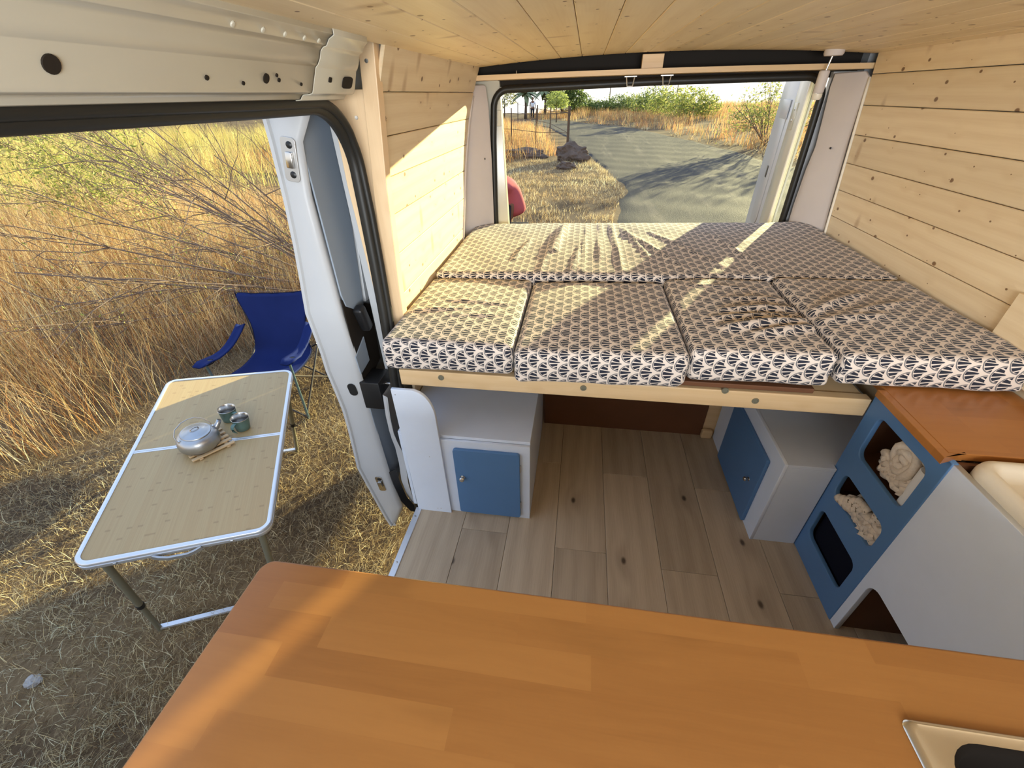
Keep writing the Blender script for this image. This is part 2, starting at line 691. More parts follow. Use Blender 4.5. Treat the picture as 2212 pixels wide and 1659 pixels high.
def left_x(z):
    return float(np.interp(z, [0.85, 1.2, 1.4, 1.5, 1.62], [-0.655, -0.642, -0.622, -0.603, -0.556]))
def rear_l(z): return 2.40 + (z - 0.85) * 0.36
zs = [0.30, 0.42, 0.53, 0.65, 0.765, 0.878, 1.028, 1.163, 1.283, 1.40, 1.515, 1.626]
profile_boards('wall_left', [(left_x(z), z, 1.405, min(rear_l(z), 2.64)) for z in zs], 0, 0, M['pine_wall'], 1)

# ceiling: cambered, boards along the van
def ceil_z(x): return 1.612 + 0.034 * (1 - ((x - 0.336) / 0.86) ** 2)
xs = [-0.525, -0.430, -0.330, -0.232, -0.135, -0.038, 0.059, 0.156, 0.253, 0.350, 0.447, 0.544, 0.641, 0.738, 0.835, 0.932, 1.029, 1.126, 1.192]
mb = MB()
for xa, xb in zip(xs, xs[1:]):
    g = 0.0008
    p = [(xa + g, -0.9, ceil_z(xa)), (xb - g, -0.9, ceil_z(xb)), (xb - g, 2.47, ceil_z(xb)), (xa + g, 2.47, ceil_z(xa))]
    mb.prism(p, (0, 0, 0.012), bev=0.002, seg=1)
rescale(tag(mb.build('ceiling', M['pine_ceiling']), kind='structure'), 1.0756)

# floor planks with staggered ends
mb = MB()
seams = [-0.612, -0.405, -0.212, -0.012, 0.190, 0.395, 0.600, 0.802, 1.0, 1.19]
for i, (xa, xb) in enumerate(zip(seams, seams[1:])):
    y = -0.9 - (i * 0.47 % 0.9)
    while y < 2.5:
        y2 = min(y + 1.22, 2.5)
        mb.box(xa + 0.0006, xb - 0.0006, max(y, -0.9) + 0.0005, y2 - 0.0005, -0.012, 0.0, 0.0012, 1)
        y = y2
tag(mb.build('floor', M['floor']), kind='structure')

# aluminium sill strip along the side door
t_ = thing('sill_strip', 'narrow aluminium edging strip along floor at side door', 'edging strip', (-0.62, 0.5, 0))
mb = MB().box(-0.012, 0.014, -1.2, 0.650, -0.02, 0.004, 0.0015, 1)
mb.build('strip', M['alu'], t_)
for y in (0.15, 0.38, 0.60, -0.1):
    MB().lathe([(0, 0.0062), (0.004, 0.0058), (0.0052, 0.0035), (0.0052, 0.002)], (0, y, 0), 12).build('screw', M['steel'], t_, True)

# post and fillet at the rear edge of the side door
t_ = thing('door_post', 'pale wooden corner post beside side door opening with two screws', 'post', (-0.58, 1.22, 0.7))
def lp(x, y, z): return (x + 0.58, y - 1.22, z - 0.7)
mb = MB()
mb.prism([lp(-0.618, 1.205, 0.66), lp(-0.560, 1.205, 0.66), lp(-0.5525, 1.205, 1.0), lp(-0.535, 1.205, 1.3), lp(-0.505, 1.205, 1.615), lp(-0.545, 1.205, 1.615), lp(-0.575, 1.205, 1.3), lp(-0.603, 1.205, 1.0)], (0, 0.036, 0), bev=0.002)
mb.build('post_board', M['pine_post'], t_)
mb = MB()
mb.prism([lp(-0.645, 1.222, 0.9), lp(-0.600, 1.222, 0.9), lp(-0.578, 1.222, 1.3), lp(-0.555, 1.222, 1.52), lp(-0.655, 1.222, 1.52), lp(-0.66, 1.222, 1.30)], (0, 0.012, 0), bev=0.001, seg=1)
mb.build('fillet_board', M['pine_post'], t_)
for (x, z) in ((-0.592, 1.46), (-0.592, 0.99), (-0.530, 1.575)):
    m_ = Matrix.Translation(Vector(lp(x, 1.2045 if z != 1.46 else 1.2215, z))) @ Matrix.Rotation(PI / 2, 4, 'X')
    MB().lathe([(0, 0.0015), (0.0045, 0.0012), (0.005, -0.002)], (0, 0, 0), 14, m_).build('screw', M['steel'], t_, True)
MB().prism([lp(-0.545, 1.243, 1.615), lp(-0.516, 1.243, 1.560), lp(-0.524, 1.243, 1.553), lp(-0.556, 1.243, 1.608)], (0, 0.03, 0), bev=0.001).build('brace', M['dark_wood'], t_)
rescale(t_, 1.147)

# ---- white steel header above the side door
t_ = thing('door_header', 'cream painted steel header beam with dark discs as round holes above side door', 'header beam', (-0.56, 0.5, 1.5))
def hp(x, y, z): return Vector((x + 0.56, y - 0.5, z - 1.5))
PR = [(-0.500, 1.622), (-0.500, 1.606), (-0.512, 1.600), (-0.520, 1.590), (-0.528, 1.588), (-0.534, 1.583), (-0.540, 1.570), (-0.547, 1.561), (-0.553, 1.557),
      (-0.571, 1.519), (-0.574, 1.514), (-0.581, 1.512), (-0.595, 1.5115), (-0.600, 1.508), (-0.604, 1.503), (-0.650, 1.499), (-0.70, 1.499)]
def header_piece(y0, y1, dx, dz):
    rows = []
    for f_ in (0, 0.5, 1):
        rows.append([hp(x + dx, y0 + (y1 - y0 - (0.0 if y1 < 1.1 else max(0.0, x + 0.575) * 0.55)) * f_, z + dz) for x, z in PR])
    return MB().quadgrid(rows)
o = header_piece(-0.25, 1.0, 0, 0).build('beam', M['van_cream'], t_, True, 60)
mod(o, 'SOLIDIFY', thickness=0.002, offset=0)
mod(o, 'BEVEL', width=0.002, segments=2, limit_method='ANGLE')
o = header_piece(0.998, 1.192, 0.003, -0.002).build('end_cap', M['van_cream'], t_, True, 60)
mod(o, 'SOLIDIFY', thickness=0.002, offset=0)
mod(o, 'BEVEL', width=0.002, segments=2, limit_method='ANGLE')
# face between (-.553,1.557) and (-.571,1.519)
fd = Vector((-0.018, 0, -0.038)).normalized()
fn = Vector((0.038, 0, -0.018)).normalized()
def on_face(y, f, lift=0.0030):
    return Vector((-0.553, y, 1.557)) + Vector((-0.018, 0, -0.038)) * f + fn * lift
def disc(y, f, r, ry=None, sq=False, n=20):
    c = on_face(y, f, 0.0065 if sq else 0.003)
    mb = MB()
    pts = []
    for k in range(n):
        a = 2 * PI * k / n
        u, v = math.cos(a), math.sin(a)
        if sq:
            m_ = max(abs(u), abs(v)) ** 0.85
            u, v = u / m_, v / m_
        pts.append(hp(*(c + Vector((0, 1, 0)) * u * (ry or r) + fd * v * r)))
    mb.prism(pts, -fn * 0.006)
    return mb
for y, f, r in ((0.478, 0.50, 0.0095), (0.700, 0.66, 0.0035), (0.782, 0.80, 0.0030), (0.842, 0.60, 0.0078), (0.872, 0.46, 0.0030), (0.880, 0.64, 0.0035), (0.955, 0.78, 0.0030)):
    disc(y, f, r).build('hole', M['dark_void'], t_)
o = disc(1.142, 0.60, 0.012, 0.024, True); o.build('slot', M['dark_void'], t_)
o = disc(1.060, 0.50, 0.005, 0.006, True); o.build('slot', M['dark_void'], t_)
for y in (0.73, 0.80, 0.86, 0.92, 0.97, 1.05):
    m_ = Matrix.Translation(hp(-0.517, y, 1.5945))
    MB().lathe([(0, 0.004), (0.004, 0.003), (0.007, -0.002)], (0, 0, 0), 12, m_ @ Matrix.Rotation(2.3, 4, 'Y')).build('weld_dimple', M['van_cream'], t_, True)

rescale(t_, 1.077)

# ---- black rubber seal round the side door opening
path = []
zt = 1.488
for y in np.linspace(-0.25, 1.13, 24): path.append((-0.660, y, zt + 0.006 * max(0, (0.9 - y))))
Rc = 0.165
for a in np.linspace(0, PI / 2, 14)[1:]:
    path.append((-0.660, 1.13 + Rc * math.sin(a), zt - Rc * (1 - math.cos(a))))
for z, y in ((1.20, 1.293), (1.05, 1.288), (0.90, 1.280), (0.75, 1.268), (0.60, 1.250), (0.48, 1.228), (0.38, 1.212), (0.30, 1.206), (0.24, 1.215), (0.18, 1.222), (0.10, 1.215), (0.0, 1.205), (-0.08, 1.195)):
    path.append((-0.660 + (0.012 if z < 0.5 else 0), y, z))
o = MB().tube(path, 0.018, 12).build('door_seal', M['rubber'], None, True, 180)
tag(o, 'black rubber seal running around side door opening', 'door seal')
o2 = MB().tube([(x + 0.018, y + 0.006 if z < 1.3 else y, z + (0.008 if z > 1.40 else 0)) for x, y, z in path], 0.012, 8).build('seal_lip', M['rubber'], o, True, 180)
rescale(o, 1.045)

# ---- rear opening: pillars, panels, seal, header cavity
def q(*p): return [Vector(v) for v in p]
# body flanges either side
mb = MB()
mb.prism([(-0.70, 2.58, 0.0), (-0.408, 2.58, 0.55), (-0.418, 2.58, 0.87), (-0.430, 2.58, 1.15), (-0.441, 2.58, 1.44), (-0.447, 2.58, 1.56), (-0.70, 2.58, 1.60)], (0, 0.045, 0), bev=0.004)
o = tag(mb.build('pillar_flange', M['van_cream'], None, True), 'cream painted door flange at left of rear opening', 'pillar')
for z in (1.415, 1.385):
    m_ = Matrix.Translation(Vector((-0.462, 2.5775, z))) @ Matrix.Rotation(PI / 2, 4, 'X')
    MB().lathe([(0, 0.004), (0.004, 0.0035), (0.0075, 0.001), (0.0075, -0.003)], (0, 0, 0), 14, m_).build('bolt', M['zinc'], o, True)
mb = MB().box(-0.480, -0.443, 2.573, 2.58, 1.365, 1.437, 0.002, 1)
mb.build('striker_plate', M['van_cream'], o)
rescale(o, 1.075)

# pillar trim panels
def panel(name, pts, d, label):
    mb = MB().prism(pts, d, bev=0.004)
    return tag(mb.build(name, M['pillar_panel'], None, True), label, 'trim panel')
p = panel('pillar_panel', [(-0.640, 2.352, 0.741), (-0.495, 2.53, 0.80), (-0.492, 2.53, 1.21), (-0.497, 2.53, 1.45), (-0.507, 2.53, 1.538), (-0.518, 2.53, 1.545), (-0.583, 2.48, 1.543), (-0.596, 2.45, 1.50), (-0.608, 2.39, 1.292), (-0.634, 2.365, 0.909)], (-0.012, 0.006, 0), 'dull pinkish trim panel left of rear opening')
m_ = Matrix.Translation(Vector((-0.5165, 2.455, 1.225))) @ Matrix.Rotation(1.85, 4, 'Z') @ Matrix.Rotation(PI / 2, 4, 'X')
MB().lathe([(0, 0.002), (0.004, 0.0015), (0.005, -0.003)], (0, 0, 0), 12, Matrix.Translation(Vector((-0.5145, 2.455, 1.225))) @ Matrix.Rotation(PI / 2, 4, 'Y')).build('screw_hole', M['black'], p, True)
p = panel('pillar_panel', [(1.192, 2.30, 0.80), (1.104, 2.53, 0.80), (1.098, 2.53, 1.00), (1.100, 2.53, 1.16), (1.108, 2.53, 1.26), (1.100, 2.53, 1.36), (1.086, 2.53, 1.50), (1.088, 2.53, 1.548), (1.178, 2.46, 1.552), (1.186, 2.43, 1.53), (1.1935, 2.42, 1.29), (1.1935, 2.36, 1.0)], (0.012, 0.006, 0), 'dull beige trim panel right of rear opening')
MB().lathe([(0, 0.002), (0.004, 0.0015), (0.005, -0.003)], (0, 0, 0), 12, Matrix.Translation(Vector((1.150, 2.468, 1.26))) @ Matrix.Rotation(-PI / 2, 4, 'Y')).build('screw_hole', M['black'], p, True)
for o_ in [x for x in COL.objects if x.name.startswith('pillar_panel')]: rescale(o_, 1.075)
# thin cream moulding between the right panel and the boards
mb = MB().tube([(1.190, rear_r(z) + 0.006, z) for z in np.linspace(0.80, 1.53, 14)], 0.006, 8)
rescale(tag(mb.build('trim_1', M['ivory'], None, True, 180), kind='structure'), 1.0745)
mb = MB().tube([(left_x(z) + 0.002, min(rear_l(z), 2.64) + 0.005, z) for z in np.linspace(0.75, 1.50, 14)], 0.006, 8)
tag(mb.build('trim_2', M['pillar_panel'], None, True, 180), kind='structure')

# black seal of the rear opening
path = [(-0.492, 2.562, 0.40), (-0.492, 2.562, 1.0), (-0.486, 2.562, 1.30), (-0.478, 2.562, 1.44)]
for a in np.linspace(0, PI / 2, 8)[1:]: path.append((-0.478 + 0.075 * (1 - math.cos(a)), 2.562, 1.44 + 0.084 * math.sin(a)))
path += [(0.0, 2.562, 1.532), (0.3, 2.562, 1.538), (0.7, 2.562, 1.540)]
for a in np.linspace(PI / 2, 0, 8): path.append((0.995 + 0.080 * math.cos(a), 2.562, 1.452 + 0.088 * math.sin(a)))
path += [(1.078, 2.562, 1.30), (1.082, 2.562, 1.0), (1.086, 2.562, 0.40)]
o = MB().tube(path, 0.0165, 12).build('rear_seal', M['rubber'], None, True, 180)
tag(o, 'black rubber seal around rear opening under shelf', 'door seal')
rescale(o, 1.075)

# roof cavity above the rear shelf, its shade painted as near-black panels
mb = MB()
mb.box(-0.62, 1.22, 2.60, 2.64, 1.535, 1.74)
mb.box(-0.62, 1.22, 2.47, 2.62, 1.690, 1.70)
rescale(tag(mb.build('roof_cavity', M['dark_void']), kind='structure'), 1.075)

# ---- outer shell (keeps the sun out where the van does)
def shell(name, boxes, mat):
    mb = MB()
    for b in boxes: mb.box(*b)
    return tag(mb.build(name, mat), kind='structure')
shell('wall_right_outer', [(1.36, 1.40, -1.0, 2.80, -0.22, 1.80), (1.30, 1.36, 2.73, 2.80, -0.1, 1.78), (1.185, 1.32, 2.77, 2.80, -0.1, 1.56)], M['van_white'])
shell('wall_left_outer', [(-0.79, -0.755, 1.44, 2.80, -0.22, 1.70), (-0.78, -0.715, 1.42, 1.48, -0.1, 1.62), (-0.78, -0.70, 2.73, 2.80, -0.1, 1.70), (-0.74, -0.705, 1.05, 2.0, 1.50, 1.75), (-0.845, -0.755, 2.60, 2.852, -0.15, 1.70)], M['van_white'])
shell('roof', [(-0.84, 1.40, -1.0, 2.84, 1.80, 1.82), (-0.84, -0.76, -1.0, 2.80, 1.53, 1.80)], M['van_white'])
shell('underbody', [(-0.64, 1.36, -2.5, 2.75, -0.10, -0.02), (-0.60, -0.45, -1.2, 2.5, -0.22, -0.10), (0.95, 1.10, -1.2, 2.5, -0.22, -0.1), (-0.78, 1.34, 2.76, 2.90, -0.16, -0.02)], M['dark_void'])
shell('wall_left_front', [(-0.84, -0.74, -1.4, -0.25, -0.2, 1.66)], M['van_white'])


# ------------------------------------------------------------------ flat panels with holes
def rrect(x0, x1, y0, y1, r, n=6):
    pts = []
    rs = r if isinstance(r, (tuple, list)) else (r, r, r, r)
    for (cx, cy, a0), q_ in zip(((x1, y1, 0), (x0, y1, 90), (x0, y0, 180), (x1, y0, 270)), rs):
        ox = cx - q_ if cx == x1 else cx + q_
        oy = cy - q_ if cy == y1 else cy + q_
        for k in range(n + 1):
            a = math.radians(a0 + 90 * k / n)
            pts.append((ox + q_ * math.cos(a), oy + q_ * math.sin(a)))
    return pts


def flat_panel(name, outer, holes, thick, Mx, mat, parent=None, bev=0.0, smooth=False):
    """2-D outline with holes, given thickness, placed by Mx (local z = thickness, centred)"""
    cu = bpy.data.curves.new(name, 'CURVE')
    cu.dimensions = '2D'
    cu.fill_mode = 'BOTH'
    cu.extrude = max(0.0001, thick / 2 - bev)
    cu.bevel_depth = bev
    cu.bevel_resolution = 2
    for pts in [outer] + list(holes):
        sp = cu.splines.new('POLY')
        sp.points.add(len(pts) - 1)
        for p, c in zip(sp.points, pts):
            p.co = (c[0], c[1], 0, 1)
        sp.use_cyclic_u = True
    tmp = bpy.data.objects.new(name + '_tmp', cu)
    COL.objects.link(tmp)
    dg = bpy.context.evaluated_depsgraph_get()
    me = bpy.data.meshes.new_from_object(tmp.evaluated_get(dg))
    bpy.data.objects.remove(tmp, do_unlink=True)
    bpy.data.curves.remove(cu)
    me.name = name
    me.transform(Mx)
    bm = bmesh.new()
    bm.from_mesh(me)
    bmesh.ops.remove_doubles(bm, verts=bm.verts[:], dist=1e-5)
    bmesh.ops.recalc_face_normals(bm, faces=bm.faces[:])
    bm.to_mesh(me)
    bm.free()
    me.materials.clear()
    me.materials.append(mat)
    o = bpy.data.objects.new(name, me)
    COL.objects.link(o)
    if parent is not None: o.parent = parent
    if smooth:
        me.polygons.foreach_set('use_smooth', [True] * len(me.polygons))
        me.set_sharp_from_angle(angle=math.radians(40))
    return o


# local (a, b) plane -> world planes
def plane_x(x, flip=False):      # (y, z) drawn on plane x
    return Matrix(((0, 0, 1, x), (1, 0, 0, 0), (0, 1, 0, 0), (0, 0, 0, 1)))
def plane_y(y):                  # (x, z) drawn on plane y
    return Matrix(((1, 0, 0, 0), (0, 0, -1, y), (0, 1, 0, 0), (0, 0, 0, 1)))
def plane_z(z):
    return Matrix.Translation((0, 0, z))


def face_y(p, y, rad=0.0):       # matrix for lathes pointing to -y
    return Matrix.Translation(Vector((p[0], y, p[1]))) @ Matrix.Rotation(PI / 2, 4, 'X')
def face_x(p, x):                # lathes pointing to -x ; p = (y, z)
    return Matrix.Translation(Vector((x, p[0], p[1]))) @ Matrix.Rotation(-PI / 2, 4, 'Y')


# ------------------------------------------------------------------ cushions
def cushion(name, x0, x1, y0, y1, z0, z1, label, wr=0.004, seed=0, r=0.022, fold=None, tilt=0.0, dx=0.0, group='fan print mattress cushions', shift=0.0):
    """soft box with rounded edges; uv = cloth coordinates wrapped over the edges"""
    def grid(a, b, st):
        n = max(2, int(round((b - a - 2 * r) / st)))
        e_ = [a, a + r * 0.35, a + r * 0.7]
        return e_ + list(np.linspace(a + r, b - r, n + 1)) + [b - r * 0.7, b - r * 0.35, b]
    st = 0.0125
    gx, gy, gz = grid(x0, x1, st), grid(y0, y1, st), grid(z0, z1, st)
    bm = bmesh.new()
    uvl = bm.loops.layers.uv.new('uv')
    def rounded(p):
        q_ = Vector((min(max(p[0], x0 + r), x1 - r), min(max(p[1], y0 + r), y1 - r), min(max(p[2], z0 + r), z1 - r)))
        d = Vector(p) - q_
        return q_ + d.normalized() * r if d.length > 1e-9 else Vector(p)
    cx, cy = (x0 + x1) / 2, (y0 + y1) / 2
    hx, hy = (x1 - x0) / 2, (y1 - y0) / 2
    def wrinkle(p):
        v = p.copy()
        t = max(0.0, (p.z - z0) / (z1 - z0))
        ex, ey = (p.x - cx) / hx, (p.y - cy) / hy
        dome = 0.010 * (1 - ex * ex) * (1 - ey * ey)
        n1 = noise.noise(Vector((p.x * 3.1 + seed, p.y * 3.1, seed * 1.7)))
        n2 = noise.noise(Vector((p.x * 9 + seed, p.y * 5, p.z * 9 + seed)))
        if t > 0.75: v.z += dome + n1 * wr * 1.2 + n2 * wr * 0.6
        # creases near the corners of the front face
        fr = max(0.0, 1 - (p.y - y0) / 0.05)
        if fr > 0:
            c_ = max(0.0, abs(ex) - 0.72) / 0.28
            v.y += fr * (n2 * 0.004 + c_ * 0.005 * math.sin(p.z * 130 + p.x * 55 + seed))
        v.z += n2 * 0.0035 * (1 - t)
        if fold: v.z += fold(p) * max(0.0, (t - 0.6) / 0.4)
        v.z += tilt * (p.x - cx)
        v.x += dx * (p.y - cy)
        return v
    def face_grid(us, vs, f3, fuv):
        V = {}
        for i, u in enumerate(us):
            for j, w in enumerate(vs):
                V[i, j] = (bm.verts.new(wrinkle(rounded(f3(u, w)))), fuv(u, w))
        for i in range(len(us) - 1):
            for j in range(len(vs) - 1):
                c4 = [V[i, j], V[i + 1, j], V[i + 1, j + 1], V[i, j + 1]]
                f = bm.faces.new([c[0] for c in c4])
                f.smooth = True
                for lp_, c in zip(f.loops, c4): lp_[uvl].uv = c[1]
    face_grid(gx, gy, lambda u, w: (u, w, z1), lambda u, w: (u + shift, w))
    face_grid(gx, gy, lambda u, w: (u, w, z0), lambda u, w: (u, w - 9))
    face_grid(gx, gz, lambda u, w: (u, y0, w), lambda u, w: (u + shift, y0 - (z1 - w)))
    face_grid(gx, gz, lambda u, w: (u, y1, w), lambda u, w: (u + shift, y1 + (z1 - w)))
    face_grid(gy, gz, lambda u, w: (x0, u, w), lambda u, w: (x0 - (z1 - w) + shift, u))
    face_grid(gy, gz, lambda u, w: (x1, u, w), lambda u, w: (x1 + (z1 - w) + shift, u))
    bmesh.ops.remove_doubles(bm, verts=bm.verts[:], dist=1e-5)
    bmesh.ops.recalc_face_normals(bm, faces=bm.faces[:])
    me = bpy.data.meshes.new(name)
    bm.to_mesh(me)
    bm.free()
    me.materials.append(M['fabric'])
    o = bpy.data.objects.new(name, me)
    COL.objects.link(o)
    return tag(o, label, 'cushion', group)


def ridge(p, a, b, w, h):
    """a rounded fold from a to b on the top of a cushion"""
    a, b = Vector(a), Vector(b)
    q_ = Vector((p.x, p.y))
    d = b - a
    t = max(0.0, min(1.0, (q_ - a).dot(d) / d.length_squared))
    dist = (q_ - (a + d * t)).length
    return h * math.exp(-(dist / w) ** 2) * (0.35 + 0.65 * math.sin(PI * min(1, max(0, 0.12 + 0.76 * t))))


def folds_rear(p):
    v = 0.0
    for x_, y_, l, w, h, k_ in ((-0.30, 1.98, 0.33, 0.010, 0.012, 0.05), (-0.16, 1.82, 0.75, 0.007, 0.010, 0.05), (-0.12, 2.10, 0.50, 0.020, 0.022, 0.04), (0.02, 1.83, 0.8, 0.006, 0.007, 0.03),
                            (0.10, 1.85, 0.78, 0.006, 0.008, 0.02), (0.20, 1.83, 0.8, 0.008, 0.010, -0.02), (0.34, 1.95, 0.6, 0.008, 0.009, -0.10), (0.47, 1.86, 0.6, 0.012, 0.012, -0.22),
                            (0.63, 1.90, 0.55, 0.010, 0.010, -0.25), (0.79, 1.84, 0.6, 0.012, 0.012, -0.12), (-0.02, 1.83, 0.35, 0.009, 0.010, 0.03)):
        v += ridge(p, (x_, y_), (x_ + k_, y_ + l), w, h)
    return v


def folds_third(p):
    v = 0.0
    for a, b, w, h in (((0.52, 1.46), (0.77, 1.50), 0.016, 0.016), ((0.47, 1.40), (0.76, 1.44), 0.014, 0.012), ((0.50, 1.33), (0.77, 1.40), 0.020, 0.022), ((0.58, 1.29), (0.78, 1.36), 0.018, 0.018), ((0.55, 1.56), (0.76, 1.58), 0.012, 0.010), ((0.45, 1.70), (0.70, 1.66), 0.010, 0.006)):
        v += ridge(p, a, b, w, h)
    return v


def folds_fourth(p):
    return ridge(p, (0.80, 1.45), (1.02, 1.60), 0.018, 0.016) + ridge(p, (0.80, 1.38), (1.0, 1.42), 0.016, 0.010) + ridge(p, (0.84, 1.40), (1.15, 1.55), 0.014, 0.008)


def folds_first(p):
    return ridge(p, (-0.50, 1.52), (-0.24, 1.50), 0.008, 0.006) + ridge(p, (-0.62, 1.42), (-0.38, 1.44), 0.008, 0.006) + ridge(p, (-0.45, 1.38), (-0.25, 1.40), 0.007, 0.005)


cushion('mattress_cushion', -0.645, -0.189, 1.172, 1.785, 0.712, 0.826, 'short fan print cushion at the left of the front row, by the side door', seed=1, fold=folds_first, tilt=0.01)
cushion('mattress_cushion', -0.184, 0.363, 1.155, 1.770, 0.708, 0.832, 'fan print cushion second from left in the front row, crossed by sunlight edge', seed=2, tilt=0.03, r=0.026, shift=0.013)
cushion('mattress_cushion', 0.369, 0.780, 1.178, 1.780, 0.738, 0.853, 'rumpled fan print cushion third from left in the front row', seed=3, fold=folds_third, tilt=0.02, wr=0.006, shift=0.02)
cushion('mattress_cushion', 0.786, 1.272, 1.165, 1.785, 0.764, 0.872, 'fan print cushion at the right end of front row, resting on orange worktop', seed=4, fold=folds_fourth, tilt=0.012, shift=0.007)
cushion('mattress_cushion', -0.640, 1.268, 1.800, 2.690, 0.742, 0.858, 'long creased fan print cushion across the rear of the bed', seed=5, fold=folds_rear, tilt=0.019, wr=0.005)

# ------------------------------------------------------------------ bed frame
t_ = thing('bed_frame', 'pale wooden bed frame with bolted front rail under the cushions', 'bed', (0.16, 1.2, 0.64))
def bp(x, y, z): return (x - 0.16, y - 1.2, z - 0.64)
MB().box(-0.765, 0.770, -0.008, 0.026, -0.004, 0.060, 0.003).build('front_rail', M['pine_beam'], t_)
for x, z in ((-0.45, 0.678), (0.05, 0.674), (0.60, 0.668), (0.50, 0.700)):
    MB().lathe([(0, 0.001), (0.006, 0.001), (0.007, 0.003), (0.0105, 0.003), (0.011, 0.0015), (0.011, -0.003)], (0, 0, 0), 16, face_y((x - 0.16, z - 0.64), -0.008)).build('bolt', M['olive'], t_, True)
mb = MB()
mb.box(*[-0.78, 0.76], 0.03, 1.45, 0.038, 0.056, 0.002)
o = mb.build('bed_board', M['pine_beam'], t_)
mb = MB().box(0.17, 0.60, 0.03, 1.45, 0.084, 0.096, 0.002)
mb.build('raised_board', M['dark_wood'], t_)
MB().box(0.17, 0.60, -0.004, 0.03, 0.067, 0.084, 0.002).build('packing_strip', M['dark_wood'], t_)
for x in (-0.60, 0.57):
    MB().box(x, x + 0.045, 1.30, 1.345, -0.64, 0.038, 0.003).build('leg', M['pine_post'], t_)
MB().box(-0.80, 0.93, 1.50, 1.515, -0.64, 0.06, 0.002).build('rear_board', M['dark_wood'], t_)
for y in (0.30, 0.75, 1.25):
    MB().box(-0.78, 0.76, y, y + 0.04, -0.005, 0.038, 0.002).build('cross_bearer', M['pine_beam'], t_)
# brown plywood screen under the bed with its small wooden block
t_ = thing('plywood_screen', 'dark brown plywood screen standing under the bed between the cabinets', 'panel', (0.3, 1.8, 0))
MB().box(-0.420, 0.405, 0.0, 0.012, 0.0, 0.60, 0.001).build('board', M['dark_wood'], t_)
MB().box(0.405, 0.47, 0.004, 0.016, 0.0, 0.60, 0.001).build('side_strip', M['pine_beam'], t_)
mb = MB().box(0.398, 0.452, -0.030, -0.001, 0.0, 0.052, 0.010, 3)
tag(mb.build('block', M['pine_beam'], t_), 'small pale wooden block')


# ------------------------------------------------------------------ white cabinets with blue doors
def knob(parent, Mx, r=0.011):
    return MB().lathe([(0, 0.021), (r * 0.75, 0.0195), (r, 0.015), (r * 0.8, 0.011), (r * 0.45, 0.008), (r * 0.45, 0.003), (r * 0.8, 0.001), (r * 0.85, -0.001)], (0, 0, 0), 20, Mx).build('knob', M['steel'], parent, True)


t_ = thing('cabinet', 'low white cabinet with round knobbed blue door under the left of the bed', 'cabinet', (-0.30, 1.168, 0))
mb = MB()
mb.box(-0.350, 0.172, 0.0, 0.60, 0.412, 0.426, 0.0015)
mb.box(0.158, 0.172, 0.0, 0.60, 0.0, 0.412, 0.0015)
mb.box(-0.350, -0.336, 0.0, 0.60, 0.0, 0.412, 0.0015)
mb.box(-0.336, 0.158, 0.586, 0.60, 0.0, 0.412)
mb.box(-0.336, 0.158, 0.014, 0.586, 0.0, 0.014)
mb.build('carcass', M['white_paint'], t_)
flat_panel('front_frame', rrect(-0.178, 0.171, 0.0, 0.411, 0.001, 1), [rrect(-0.115, 0.122, 0.03, 0.368, 0.01)], 0.012, plane_y(-0.006), M['white_paint'], t_, 0.001)
d_ = flat_panel('door', rrect(-0.126, 0.132, 0.018, 0.378, 0.010), [], 0.014, plane_y(-0.0195), M['blue_paint'], t_, 0.002)
knob(d_, face_y((-0.099, 0.232), -0.0265))
for z in (0.09, 0.30):
    MB().cyl((0.1345, -0.019, z - 0.018), (0.1345, -0.019, z + 0.018), 0.004, 10).build('hinge', M['zinc'], t_, True)

# tall rounded panel at the door side
t_ = thing('side_panel', 'tall white panel with rounded top corner beside the side door', 'panel', (-0.545, 1.156, 0))
pts = [(-0.074, 0.0), (0.074, 0.0), (0.069, 0.526)]
for k in range(1, 9):
    a = PI / 2 * k / 9
    pts.append((-0.001 + 0.070 * math.cos(a), 0.530 + 0.114 * math.sin(a)))
pts += [(-0.001, 0.646), (-0.079, 0.646)]
flat_panel('board', pts, [], 0.014, plane_y(-0.007), M['white_paint'], t_, 0.0015)
for x, z in ((-0.067, 0.625), (0.02, 0.33), (0.015, 0.02), (0.03, 0.022)):
    MB().lathe([(0, 0.0006), (0.0022, 0.0005), (0.0025, -0.001)], (0, 0, 0), 8, face_y((x, z), -0.014)).build('screw', M['zinc'], t_, True)

t_ = thing('cabinet', 'low white cabinet whose blue door faces the aisle under the right of the bed', 'cabinet', (0.775, 1.49, 0))
mb = MB()
mb.prism([(0.0, -0.317, 0.404), (0.154, -0.317, 0.404), (0.154, -0.294, 0.404), (0.47, -0.294, 0.404), (0.47, 0.305, 0.404), (0.0, 0.305, 0.404)], (0, 0, 0.014), bev=0.0015)
mb.box(0.0, 0.154, -0.317, -0.303, 0.0, 0.404, 0.0015)
mb.box(0.0, 0.47, 0.291, 0.305, 0.0, 0.404, 0.0015)
mb.box(0.456, 0.47, -0.29, 0.291, 0.0, 0.404)
mb.box(0.014, 0.456, -0.29, 0.291, 0.0, 0.014)
mb.build('carcass', M['white_paint'], t_)
flat_panel('front_frame', rrect(-0.317, 0.305, 0.0, 0.418, 0.001, 1), [rrect(-0.22, 0.13, 0.03, 0.34, 0.01)], 0.012, plane_x(-0.006), M['white_paint'], t_, 0.001)
d_ = flat_panel('door', rrect(-0.236, 0.150, 0.012, 0.352, 0.006), [], 0.014, plane_x(-0.0195), M['blue_paint'], t_, 0.002)
knob(d_, face_x((-0.174, 0.192), -0.0265), 0.010)

